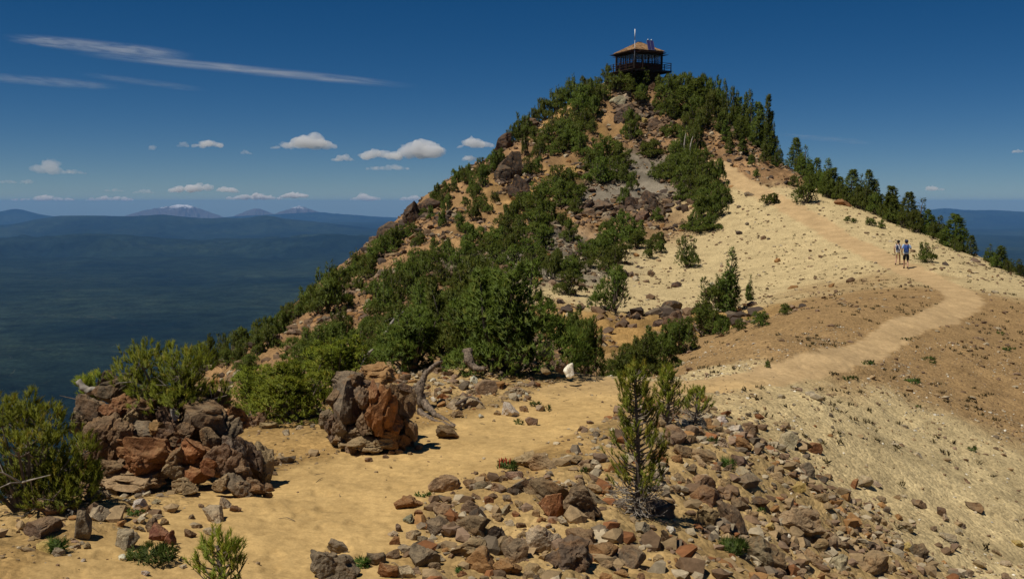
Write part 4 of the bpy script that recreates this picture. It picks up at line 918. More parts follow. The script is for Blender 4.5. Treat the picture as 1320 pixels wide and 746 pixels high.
# the two outcrops: one thing each, boulders as parts
def outcrop(name, label, px, py, Y, lst, k=1.12):
    p0 = at(np.array([px]), np.array([py]), Y)[0]; root = empty(name, p0); tag(root, label, 'rock outcrop')
    for (x, y, w, h, col, roll, dY) in lst:
        Yb = Y + dY; g = at(np.array([x]), np.array([y]), Yb)[0]; s = Yb / FPX
        rock_at('boulder', g - p0, w * s * k, h * s * k, max(w, h) * s * 0.85, col, roll, qturn(), BIG[int(rrng.integers(12))], root)
    return root
outcrop('rock_outcrop', 'large rust brown rock outcrop at the left of the trail', 220, 640, 10.6, [
 (205,600,190,84,'brown',0,1.35),(133,571,48,72,'brown',6,0.35),(118,526,38,38,'grey',0,0.9),(147,506,50,38,'purple',-10,1.3),(139,488,24,20,'dark',0,1.35),(152,530,44,38,'rust',0,0.8),(188,531,46,36,'brown',0,0.75),(181,553,48,26,'grey',10,0.5),(190,584,70,46,'rust',4,0.2),
 (165,615,86,26,'tan',4,0.05),(219,541,30,38,'brown',-20,0.75),(256,545,70,54,'brown',14,0.55),(291,557,38,46,'grey',24,0.65),(254,582,62,38,'rust',0,0.25),(289,593,44,48,'brown',30,0.15),(319,592,34,66,'purple',-22,0.45),(338,598,30,54,'tan',-28,0.65),(306,540,34,32,'rust',30,1.2),(274,512,48,28,'dark',26,1.4),(225,532,10,17,'white',-30,0.62),(256,610,34,30,'rust',0,0.15),(225,608,26,24,'tan',0,0.1),(305,625,40,26,'grey',20,-0.05),(285,622,22,20,'tan',0,-0.1),(330,628,26,22,'brown',10,-0.05),(240,625,34,16,'tan',8,-0.15),(100,545,26,30,'grey',0,0.8),(205,512,50,24,'purple',0,1.6),(160,560,22,30,'brown',14,0.3),(212,560,26,22,'purple',-12,0.35),(236,560,22,30,'brown',20,0.3),(172,595,26,20,'rust',0,0.0),(272,565,24,30,'brown',-16,0.3),(300,575,22,34,'grey',-24,0.2),(225,588,22,24,'brown',10,0.1),(144,600,30,20,'brown',-6,0.05),(270,600,24,22,'rust',16,0.05),(166,538,22,18,'tan',0,0.5),(200,552,20,16,'orange',0,0.35),(310,605,22,26,'brown',-20,0.05),(112,580,26,40,'brown',8,0.4),(120,612,30,18,'grey',0,0.2),(182,512,26,18,'grey',0,1.0),(240,520,26,20,'brown',12,0.8),(285,535,24,20,'rust',18,0.8)])
outcrop('rock_outcrop', 'brown and orange blocky rock outcrop beside the middle of the trail', 480, 580, 13.4, [
 (480,545,96,74,'brown',0,0.55),(446,522,42,70,'grey',-4,0.1),(488,530,52,76,'rust',5,-0.05),(518,527,36,54,'brown',6,0.25),(484,483,50,28,'orange',-6,0.7),(450,494,46,32,'grey',8,0.5),(474,500,50,28,'brown',0,0.35),(476,569,56,20,'tan',0,-0.1),(518,569,26,28,'orange',0,0.05),(500,566,30,24,'orange',0,-0.1),(455,564,56,32,'brown',0,0.15),(505,560,54,38,'brown',0,0.2),(430,548,30,42,'grey',0,0.35),(420,540,18,26,'grey',0,0.7),(466,512,24,30,'grey',10,-0.12),(503,506,26,24,'brown',-15,0.0),(470,546,24,34,'brown',-8,-0.16),(509,548,22,28,'rust',12,-0.14),(440,552,24,24,'grey',20,-0.1),(531,552,16,32,'brown',-10,0.1),(495,571,26,14,'tan',0,-0.2),(457,490,26,20,'brown',24,0.2),(483,508,14,40,'rust',-4,-0.2),(520,502,22,18,'purple',16,0.1),(433,512,16,34,'brown',6,0.1),(447,575,26,12,'tan',0,-0.1),(455,560,34,22,'grey',0,0.0)], 1.03)
rock_px('small brown boulder against the right end of the left outcrop', 326, 541, 32, 24, 'pink', 0, None, 'boulder', BIG[3], 'boulder')
rock_px('flat tan stone right of the left outcrop', 346, 548, 22, 9, 'tan', 0)
# individual stones that differ only by where they lie
taken = [(e[0], e[1], max(e[2], e[3]) * 0.42) for e in EXPL]
def scatter(poly, n, lo, hi, power, cols, tries=40):
    xs = np.array([p[0] for p in poly], float); ys = np.array([p[1] for p in poly], float); out = []
    k = 0
    while len(out) < n and k < n * tries:
        k += 1
        x = rrng.uniform(xs.min(), xs.max()); y = rrng.uniform(ys.min(), ys.max()); ins = False; j = len(xs) - 1
        for i in range(len(xs)):
            if (ys[i] > y) != (ys[j] > y) and x < (xs[j] - xs[i]) * (y - ys[i]) / (ys[j] - ys[i]) + xs[i]: ins = not ins
            j = i
        if not ins: continue
        s = lo + (hi - lo) * rrng.random() ** power
        if any((x - a) ** 2 + ((y - b) * 1.2) ** 2 < (c + s * 0.42) ** 2 for a, b, c in taken): continue
        taken.append((x, y, s * 0.42)); out.append((x, y, s, cols[int(rrng.integers(len(cols)))]))
    return out
PILE = [
 ([(520,660),(570,620),(640,610),(700,600),(760,640),(800,690),(830,746),(500,746),(480,730)],55,11,24,1.7,['grey','brown','tan','pink','tan','rust','orange','pale'],'in the heap right of the foreground trail','stones in the foreground heap'),
 ([(840,540),(880,530),(960,545),(1010,590),(1090,660),(1180,746),(990,746),(930,690),(860,640)],48,11,24,1.7,['pale','pink','tan','pale','orange','grey','tan'],'in the rubble on the right slope','stones in the rubble on the right'),
 ([(1050,600),(1110,610),(1200,650),(1280,700),(1320,746),(1190,746),(1100,690)],22,9,18,1.7,['pale','tan','pink','tan','grey'],'at the outer end of the rubble','stones at the outer end of the rubble'),
 ([(20,640),(100,620),(240,640),(330,600),(340,640),(290,690),(230,700),(150,715),(40,715)],20,8,17,1.6,['grey','pale','tan','pale','brown','yellow'],'strewn below the left outcrop','stones below the left outcrop'),
 ([(530,500),(600,480),(660,480),(700,520),(690,545),(640,540),(590,540)],20,7,16,1.8,['pale','pink','tan','grey','white'],'in the rubble bank above the trail','stones on the bank above the trail'),
 ([(410,560),(440,590),(500,596),(545,590),(560,566),(530,560),(500,585),(440,575)],11,6,13,1.8,['brown','tan','pink','brown'],'lying around the base of the brown outcrop','stones around the brown outcrop'),
 ([(300,650),(350,640),(360,600),(345,580),(330,640)],8,6,14,1.8,['brown','tan','pale','brown'],'at the right foot of the left outcrop','stones at the right foot of the left outcrop'),
 ([(400,500),(440,560),(430,580),(370,560),(360,545)],4,7,12,1.8,['grey','pale'],'at the left foot of the brown outcrop','stones by the brown outcrop'),
]
for poly, n, lo, hi, pw, cols, lab, grp in PILE:
    sc_l = scatter(poly, n, lo, hi, pw, cols); xs_ = [q[0] for q in sc_l]; ys_ = [q[1] for q in sc_l]; md = np.median([q[2] for q in sc_l])
    for x, y, s, col in sc_l:
        v_, h_ = place_word(x, y, xs_, ys_); cw = {'pink': 'pinkish', 'pale': 'pale grey', 'orange': 'orange brown', 'yellow': 'yellowish'}.get(col, col)
        rock_px(f"{'larger' if s > md else 'small'} {cw} stone {lab}, {v_} {h_} part", x, y, s * rrng.uniform(0.9, 1.3), s * rrng.uniform(0.6, 0.9), col, rrng.uniform(-8, 34), grp)
# rubble too small or too many to pick apart
def rubble(name, label, pts, size, cols, seed, sub=1, flatn=0.7):
    rng = np.random.default_rng(seed); n = len(pts)
    V0, F0 = ico(sub); m = len(V0); base = [rock_shape(seed * 7 + k, sub, 5, 0.16, 0.75)[0] for k in range(12)]
    B = np.array(base)[rng.integers(12, size=n)]
    sc = size[:, None] * np.stack([rng.uniform(0.8, 1.3, n), rng.uniform(0.7, 1.1, n), rng.uniform(0.45, 0.9, n) * flatn / 0.7], 1)
    V = B * sc[:, None, :]
    a = rng.uniform(0, 6.28, n); t = rng.normal(0, 0.3, n); c, s = np.cos(a)[:, None], np.sin(a)[:, None]
    ct, st = np.cos(t)[:, None], np.sin(t)[:, None]
    x, y, z = V[..., 0], V[..., 1], V[..., 2]; x, z = x * ct - z * st, x * st + z * ct
    V = np.stack([x * c - y * s, x * s + y * c, z], -1) + pts[:, None, :] + np.array([0, 0, 1])[None, None] * (sc[:, 2] * 0.25)[:, None, None]
    F = (F0[None] + (np.arange(n) * m)[:, None, None]).reshape(-1, 3)
    me = np_mesh(name, V.reshape(-1, 3), F, False); ci = np.array([RC[c_] for c_ in cols])[rng.integers(len(cols), size=n)] * rng.uniform(0.75, 1.25, (n, 1))
    C = np.repeat(np.hstack([ci, np.ones((n, 1))]), m, 0).astype(np.float32)
    at_ = me.attributes.new('tint', 'FLOAT_COLOR', 'POINT'); at_.data.foreach_set('color', C.ravel())
    return tag(link(name, me, M_rubble), label, None, None, 'stuff')
def world_scatter(n, x0, x1, y0, y1, keep, seed):
    rng = np.random.default_rng(seed); x = rng.uniform(x0, x1, n); y = rng.uniform(y0, y1, n); c, r, m, ws = tint_rough(x, y)
    pr = keep(x, y, dict(zip(ZK, ws)), m); k = rng.random(n) < pr; x, y, m, ws = x[k], y[k], m[k], ws[:, k]
    return np.stack([x, y, base_h(x, y) + relief(x, y, m, ws)], 1)
clump = lambda x, y, f, s: smooth01((fbm2(x / f, y / f, 3, s) + 0.15) / 0.5)
p = world_scatter(60000, -16, 36, 28, 140, lambda x, y, a, m: (1 - m) * np.clip(a['orange'] + a['gold'] + 0.9 * a['grey'] + 0.02 * a['pale'], 0, 1) * (0.12 + 0.88 * clump(x, y, 3.5, 91)) * (y > 30) * np.clip(y / 90, 0.3, 0.8), 71)
rs = np.random.default_rng(72); rubble('loose_rubble', 'loose tan and brown scree blocks strewn over the cone', p, 0.07 + 0.30 * rs.random(len(p)) ** 3.2, ['tan', 'pink', 'brown', 'brown', 'orange', 'pale', 'purple', 'dark', 'brown', 'grey'], 73)
def dark_keep(x, y, a, m):
    q = np.zeros(len(x))
    for (cx, cy_, r) in DARK: q += np.exp(-((x - cx) ** 2 + (y - cy_) ** 2) / r ** 2)
    return np.clip(q + 0.05 * (a['orange'] + a['gold'] + a['grey']) * clump(x, y, 4.0, 98), 0, 1) * (1 - m)
DK = cast([806,825,845,770,830,850,655,668,545,505,865,690,700,757], [142,150,160,266,262,270,215,240,272,304,405,156,290,220]); DARK = [(q[0], q[1], r) for q, r in zip(DK, [2.2,2.2,2.2,1.9,2.2,2,1.6,1.6,1.6,1.4,1.2,1.4,1.2,1.4])]
p = world_scatter(30000, -16, 36, 50, 136, dark_keep, 75)
rubble('dark_rubble', 'dark volcanic blocks heaped around the crags of the cone', p, 0.14 + 0.42 * np.random.default_rng(76).random(len(p)) ** 2.2, ['dark', 'purple', 'dark', 'brown', 'grey'], 77)
p = world_scatter(26000, -9, 14, 6.5, 26, lambda x, y, a, m: (1 - m) * np.clip(a['rub'] * 1.1, 0, 1) * (0.15 + 0.85 * clump(x, y, 1.3, 94)) * 0.8, 69)
rubble('loose_stones', 'loose fist sized stones packed between the foreground rocks', p, 0.025 + 0.105 * np.random.default_rng(68).random(len(p)) ** 2.4, ['tan', 'brown', 'pink', 'grey', 'tan', 'brown', 'pale', 'orange', 'tan', 'pale', 'rust'], 67)
p = world_scatter(42000, -9, 14, 6.5, 24, lambda x, y, a, m: (1 - m) * np.clip(a['rub'] + 0.05 * a['dust'] + 0.02 * a['pale'], 0, 1) * (0.25 + 0.75 * clump(x, y, 0.9, 93)), 79)
rubble('pebbles', 'pebbles and chips filling the gaps between the foreground stones', p, 0.010 + 0.065 * np.random.default_rng(80).random(len(p)) ** 3.0, ['tan', 'pale', 'pink', 'grey', 'tan', 'brown', 'pale'], 81)
p = world_scatter(34000, -8, 8, 7, 24, lambda x, y, a, m: np.clip(a['dust'] + m, 0, 1) * (0.15 + 0.85 * clump(x, y, 1.4, 95)) * (0.12 + 0.88 * (1 - m)), 83)
rubble('gravel', 'fine gravel sprinkled over the sandy bench', p, 0.005 + 0.026 * np.random.default_rng(84).random(len(p)) ** 3.2, ['tan', 'pale', 'brown', 'tan'], 85)
p = world_scatter(30000, -2, 38, 14, 100, lambda x, y, a, m: (1 - m) * np.clip(a['pale'] + a['brown'], 0, 1) * (0.1 + 0.9 * clump(x, y, 2.2, 97)) * 0.42, 87)
rubble('slope_stones', 'small stones peppering the pale and brown slopes', p, 0.018 + 0.075 * np.random.default_rng(88).random(len(p)) ** 2.6 * (1 + p[:, 1] / 90), ['brown', 'tan', 'pale', 'brown', 'pink'], 89, 1, 0.6)
p = world_scatter(60000, 0, 24, 12, 34, lambda x, y, a, m: (1 - m) * np.clip(a['pale'] + 0.8 * a['brown'] + 0.4 * a['rub'], 0, 1) * (0.15 + 0.85 * clump(x, y, 1.6, 96)) * 0.5, 187)
rubble('slope_gravel', 'pale gravel covering the near part of the right slope', p, 0.010 + 0.035 * np.random.default_rng(188).random(len(p)) ** 2.4, ['pale', 'tan', 'pale', 'brown', 'tan', 'white'], 189, 1, 0.6)
rs = np.random.default_rng(191); p = world_scatter(2600, -8, 8, 7, 24, lambda x, y, a, m: np.clip(a['dust'] + 0.6 * a['rub'], 0, 1) * (1 - 0.85 * m) * (0.1 + 0.9 * clump(x, y, 1.1, 101)), 190)
lt = MB()
for q in p:
    a_ = rs.uniform(0, 6.28); l_ = rs.uniform(0.02, 0.11); e_ = np.array([math.cos(a_), math.sin(a_), 0]) * l_; lt.tube([q - e_ + (0, 0, 0.006), q + rs.normal(size=3) * 0.006 + (0, 0, 0.012), q + e_ + (0, 0, 0.006)], [0.0035, 0.004, 0.002], 3)
tag(lt.build('twig_litter', M_bark), 'fine dry twigs littering the sandy bench', None, None, 'stuff')
# dry tufts on the slopes
def tufts(name, label, p, seed, mat, n=7, hl=0.10):
    rng = np.random.default_rng(seed); k = len(p); P = np.repeat(p, n, 0) + rng.normal(size=(k * n, 3)) * np.array([0.05, 0.05, 0.004]); Dd = rng.normal(size=(k * n, 3)) * 0.6 + np.array([0, 0, 0.7])
    V, F = needle_cloud(P, Dd, 0.02, 3, hl, 0.028, rng, 0, (5, 45))
    return tag(link(name, crown_mesh(name, V, F, rng.uniform(0, 0.9, k * n), 3), mat), label, None, None, 'stuff')
M_dry = needle_material('dry_tufts', (0.075, 0.060, 0.024), (0.15, 0.125, 0.045), (0.12, 0.13, 0.03))
p = world_scatter(26000, -2, 40, 16, 100, lambda x, y, a, m: (1 - m) * np.clip(a['pale'] * 0.8 + a['brown'], 0, 1) * (0.02 + 0.98 * clump(x, y, 3.0, 99)) * 0.22, 91)
tufts('dry_tufts', 'dry low tufts dotting the pale and brown slopes', p, 92, M_dry)
# ------------------------------------------------------------------ dead wood
def wood(name, label, pts, rad, mat, cat='dead wood', twigs=0, seed=1, group=None):
    rng = np.random.default_rng(seed); P = np.array([at(np.array([a]), np.array([b]), Y)[0] for a, b, Y in pts]); p0 = P[0].copy(); P = dense(P - p0, 5)
    r = np.interp(np.linspace(0, 1, len(P)), np.linspace(0, 1, len(rad)), rad) * rng.uniform(0.85, 1.15, len(P))
    V, F = tube(P, r, 9); V = V + np.repeat(r, 9)[:, None] * (0.42 * np.stack([noise3(V * 13, s) for s in (1, 2, 3)], 1) + 0.25 * np.stack([noise3(V * 37, s) for s in (4, 5, 6)], 1))
    mb = MB(); mb.add(V, F); o = mb.build(name, mat, None, True, p0); tag(o, label, cat, group)
    for k in range(twigs):
        i = rng.integers(len(P) // 3, len(P)); e = P[i] + rng.normal(size=3) * 0.22; q = MB(); q.tube([P[i], (P[i] + e) / 2 + rng.normal(size=3) * 0.03, e], [rad[-1] * 0.8, rad[-1] * 0.6, 0.004], 5); q.build('branch_stub', mat, o)
    return o
wood('dead_snag', 'curved silver grey snag standing behind the brown outcrop', [(546,528,16.6),(541,505,16.6),(546,488,16.7),(556,474,16.8),(570,465,16.9)], [0.095, 0.07, 0.055, 0.042, 0.015], M_wood, 'dead wood', 2, 3)
wood('fallen_root', 'upper fallen brown root lying from the snag to the sand', [(548,520,16.4),(560,533,16.0),(575,542,15.8),(589,550,15.5)], [0.065, 0.05, 0.035, 0.015], M_wood, 'dead wood', 2, 4)
wood('fallen_root', 'lower fallen grey brown root close to the sand', [(540,530,16.2),(556,540,15.8),(572,546,15.6),(586,549,15.3)], [0.05, 0.04, 0.035, 0.015], M_wood, 'dead wood', 1, 5)
wood('dead_stump', 'dark curved stump under the big dark bush', [(603,452,20.5),(605,466,20.3),(613,474,20.2),(626,475,20.0)], [0.10, 0.085, 0.08, 0.04], M_wood, 'dead wood', 0, 6)
wood('dead_branch', 'pale dead branch above the top of the brown outcrop', [(468,472,18.2),(469,463,18.2),(475,455,18.2),(481,450,18.2)], [0.05, 0.045, 0.03, 0.012], M_dead, 'dead branch', 1, 7)
wood('dead_branch', 'long thin pale branch lying over the bushes above the outcrop', [(496,432,22.5),(503,418,23),(512,408,23.4),(520,401,23.8)], [0.035, 0.03, 0.022, 0.008], M_dead, 'dead branch', 3, 8)
wood('dead_log', 'short grey log jutting left from the top of the left outcrop', [(129,506,12.0),(118,504,12.0),(108,499,12.0),(101,491,12.0)], [0.05, 0.045, 0.045, 0.03], M_dead, 'dead wood', 0, 9)
wood('dead_branch', 'thin grey twig fallen on the bank above the trail', [(588,522,16.6),(606,512,17.2),(622,520,17.0)], [0.03, 0.025, 0.01], M_wood, 'dead branch', 2, 10)
wood('dead_branch', 'upright silver branch in the strip of pines beside the upper path', [(883,196,112),(882,186,112),(884,172,112.5)], [0.10, 0.08, 0.03], M_dead, 'dead branch', 0, 11)
wood('dead_branch', 'second silver branch right of the upright one in the strip', [(889,198,111.5),(890,188,111.5),(893,176,112)], [0.09, 0.07, 0.03], M_dead, 'dead branch', 0, 12)
wood('dead_branch', 'bare silver branch in the pine right of the big bush', [(790,384,60),(793,372,60),(797,362,60)], [0.06, 0.05, 0.02], M_dead, 'dead branch', 2, 13)
# ------------------------------------------------------------------ fire lookout on the summit
M_redwall = flat('dark_red_boards', (0.105, 0.032, 0.018), 0.8, 0.3, 3); M_brownwood = flat('dark_brown_timber', (0.045, 0.026, 0.017), 0.85, 0.3, 4)
M_shake = flat('weathered_shakes', (0.27, 0.155, 0.072), 0.9, 0.6, 2.2, 0.02); M_frame = flat('brown_window_frame', (0.05, 0.03, 0.02), 0.7, 0.2)
M_white = flat('white_mast', (0.8, 0.8, 0.8), 0.4, 0.05); M_metal = flat('grey_steel', (0.35, 0.36, 0.38), 0.45, 0.15, 6, 0, 0.6)
m, nt, b = nodes('solar_cells'); b.inputs['Base Color'].default_value = (0.055, 0.05, 0.16, 1); b.inputs['Roughness'].default_value = 0.22; b.inputs['Specular IOR Level'].default_value = 0.5; M_solar = m
m, nt, b = nodes('window_glass'); b.inputs['Base Color'].default_value = (0.9, 0.95, 1, 1); b.inputs['Roughness'].default_value = 0.02
tr = N(nt, 'ShaderNodeBsdfTransparent'); ms = N(nt, 'ShaderNodeMixShader'); ms.inputs[0].default_value = 0.16; tr.inputs[0].default_value = (0.85, 0.92, 0.97, 1)
nt.links.new(tr.outputs[0], ms.inputs[1]); nt.links.new(b.outputs[0], ms.inputs[2]); nt.links.new(ms.outputs[0], nt.nodes['Material Output'].inputs[0]); M_glass = m
LY = 135.0; lc = at(np.array([823.5]), np.array([93.0]), LY)[0]
lk = empty('fire_lookout', lc, R(28)); tag(lk, 'dark red and brown wooden fire lookout cabin with shake roof on the summit', 'lookout cabin')
H = 2.15                                                   # half the cabin
g = MB(); g.box((0, 0, -1.35), (3.9, 3.9, 2.3)); g.build('foundation', M_brownwood, lk)
g = MB()
for k in range(21): g.box((-3.0 + 0.3 * k, 0, -0.06), (0.28, 6.1, 0.08))
g.build('catwalk', M_brownwood, lk)
g = MB()
for s in (-1, 1): g.box((0, s * 3.0, -0.19), (6.1, 0.12, 0.16)); g.box((s * 3.0, 0, -0.19), (0.12, 5.86, 0.16))
g.build('rim_joist', M_brownwood, lk)
for s in (-1, 1):
    for t in (-2.6, 0, 2.6):
        q = MB(); q.bar((t, s * 2.9, -0.28), (t * 0.72, s * 1.9, -1.9), 0.16); q.build('brace', M_brownwood, lk)
        q = MB(); q.bar((s * 2.9, t, -0.28), (s * 1.9, t * 0.72, -1.9), 0.16); q.build('brace', M_brownwood, lk)
for k in range(4):
    A = Matrix.Rotation(k * math.pi / 2, 3, 'Z')
    rl = None
    g = MB()
    for z in (0.35, 0.65, 0.95): a = A @ Vector((-2.98, -2.98, z)); c = A @ Vector((2.98, -2.98, z)); g.bar(a, c, 0.05)
    rl = g.build('railing', M_brownwood, lk)
    for t in (-2.95, -1.5, 0, 1.5):
        q = MB(); q.box(A @ Vector((t, -3.03, 0.5)), (0.09, 0.09, 1.0), A); q.build('post', M_brownwood, rl)
    w_ = MB()
    for j in range(5): w_.box(A @ Vector((0, -H + 0.01 * (j % 2), 0.085 + 0.165 * j)), (2 * H, 0.10, 0.16), A)
    w_.build('wall', M_redwall, lk)
    for j in range(4):
        cx = -H + 0.12 + (j + 0.5) * (2 * H - 0.24) / 4; ww = (2 * H - 0.24) / 4
        f = MB(); z0, z1 = 0.84, 2.06; zc = (z0 + z1) / 2; hh = z1 - z0
        for sx in (-1, 1): f.box(A @ Vector((cx + sx * (ww / 2 - 0.045), -H, zc)), (0.085, 0.09, hh), A)
        for zz in (z0 + 0.04, z1 - 0.04): f.box(A @ Vector((cx, -H - 0.003, zz)), (ww - 0.18, 0.085, 0.08), A)
        f.box(A @ Vector((cx, -H, zc)), (0.045, 0.06, hh - 0.17), A)
        fo = f.build('window', M_frame, lk)
        p = MB(); p.box(A @ Vector((cx, -H + 0.01, zc)), (ww - 0.18, 0.012, hh - 0.17), A); p.build('pane', M_glass, fo)
        s_ = MB(); q = Matrix.Rotation(-0.08, 3, 'X'); s_.box(A @ Vector((cx, -H - 0.60, 2.17 - 0.02)), (ww - 0.04, 1.10, 0.05), A @ q); s_.build('shutter', M_brownwood, lk)
    c_ = MB(); c_.box(A @ Vector((-H, -H, 1.12)), (0.16, 0.16, 2.24), A); c_.build('corner_post', M_brownwood, lk)
    fb = MB(); fb.box(A @ Vector((0.05, -H - 0.08, 2.36)), (2 * H + 0.1, 0.12, 0.36), A); fb.build('fascia', M_redwall, lk)
g = MB(); g.box((0, 0, 2.12), (4.1, 4.1, 0.06)); g.build('ceiling', M_brownwood, lk)
g = MB(); g.box((0, 0, 0.02), (4.1, 4.1, 0.04)); g.build('cabin_floor', M_brownwood, lk)
g = MB(); g.box((0, 0, 0.55), (0.6, 0.6, 1.0)); g.box((0, 0, 1.12), (0.75, 0.75, 0.08)); g.build('fire_finder', M_metal, lk)
# hip roof laid in stepped courses of shakes
roof = MB(); nC = 11; rr = random.Random(5)
for k in range(nC):
    t0, t1 = k / nC, (k + 1) / nC; e0 = 2.42 * (1 - t0) + 0.16 * t0; e1 = 2.42 * (1 - t1) + 0.16 * t1
    z0 = 2.50 + 1.32 * t0; z1 = 2.50 + 1.32 * t1
    for q in range(4):
        A = Matrix.Rotation(q * math.pi / 2, 3, 'Z'); n = max(2, int(2 * e0 / 0.24)); 
        for j in range(n):
            u0 = -1 + 2 * j / n; u1 = -1 + 2 * (j + 1) / n; dz = rr.uniform(0.0, 0.035); dr = rr.uniform(0, 0.05)
            a = Vector((u0 * e0, -e0 - dr, z0 + 0.03 + dz)); b_ = Vector((u1 * e0 - 0.012, -e0 - dr, z0 + 0.03 + dz)); c = Vector((u1 * e1 - 0.012, -e1, z1 + 0.03 + dz)); d = Vector((u0 * e1, -e1, z1 + 0.03 + dz))
            dn = Vector((0, 0, -0.05)); L_ = [A @ w for w in (a, b_, c, d, a + dn, b_ + dn, c + dn, d + dn)]
            roof.add(L_, [(0, 1, 2, 3), (4, 7, 6, 5), (0, 4, 5, 1), (1, 5, 6, 2), (2, 6, 7, 3), (3, 7, 4, 0)])
rf = roof.build('roof', M_shake, lk)
g = MB(); g.box((0, 0, 3.84), (0.5, 0.5, 0.10)); g.build('roof_cap', M_brownwood, rf)
# pair of solar panels on a frame at the front eave
for j in (-1, 1):
    A = Matrix.Rotation(-0.32, 3, 'X'); c = Vector((0.12 + j * 0.27, -2.42, 3.15))
    p = MB(); p.box(c, (0.50, 0.04, 1.32), A); po = p.build('solar_panel', M_solar, lk)
    f = MB()
    for sx in (-1, 1): f.box(c + A @ Vector((sx * 0.255, 0, 0)), (0.025, 0.06, 1.34), A)
    for sz in (-1, 1): f.box(c + A @ Vector((0, 0, sz * 0.67)), (0.53, 0.055, 0.025), A)
    f.build('panel_frame', M_metal, po)
    t = MB(); V, F = ico(1); t.add(V * 0.09 + np.array(c + A @ Vector((0.0, 0, 0.78))), F); t.bar(c + A @ Vector((0, 0.02, 0.6)), c + A @ Vector((0, 0, 0.74)), 0.04); t.build('light', M_white, po)
ms_ = MB(); ms_.tube([(-2.28, -2.28, 0.2), (-2.28, -2.28, 3.7)], [0.035, 0.03], 8); mo_ = ms_.build('mast', M_metal, lk, True)
ma = MB(); ma.tube([(-2.28, -2.28, 3.68), (-2.28, -2.28, 5.05)], [0.055, 0.05], 10); ma.build('antenna', M_white, mo_, True)
# ------------------------------------------------------------------ the two hikers
M_skin = flat('skin', (0.42, 0.24, 0.155), 0.6, 0.1); M_sky = flat('light_blue_shirt', (0.30, 0.42, 0.62), 0.85, 0.12); M_blk = flat('black_cloth', (0.012, 0.013, 0.018), 0.85, 0.2)
M_navy = flat('navy_cloth', (0.02, 0.028, 0.07), 0.8, 0.2); M_blue = flat('blue_pack_cloth', (0.025, 0.06, 0.21), 0.75, 0.2); M_wht = flat('white_cotton', (0.72, 0.72, 0.74), 0.85, 0.08); M_yel2 = flat('pale_yellow_cotton', (0.72, 0.66, 0.38), 0.85, 0.1); M_shoe = flat('brown_boots', (0.05, 0.035, 0.025), 0.85, 0.2); M_hair = flat('dark_hair', (0.03, 0.02, 0.014), 0.7, 0.3)
def skin(name, pts, edges, rad, mat, parent, root=0, sub=2):
    me = D.meshes.new(name); me.from_pydata([tuple(p) for p in pts], edges, []); me.materials.append(mat)
    o = D.objects.new(name, me); COL.objects.link(o); o.parent = parent
    md = o.modifiers.new('skin', 'SKIN'); md.use_smooth_shade = True
    for i, r in enumerate(rad):
        v = me.skin_vertices[0].data[i]; v.radius = (r, r) if not isinstance(r, tuple) else r; v.use_root = i == root
    sd = o.modifiers.new('smooth', 'SUBSURF'); sd.levels = sub; sd.render_levels = sub
    return o
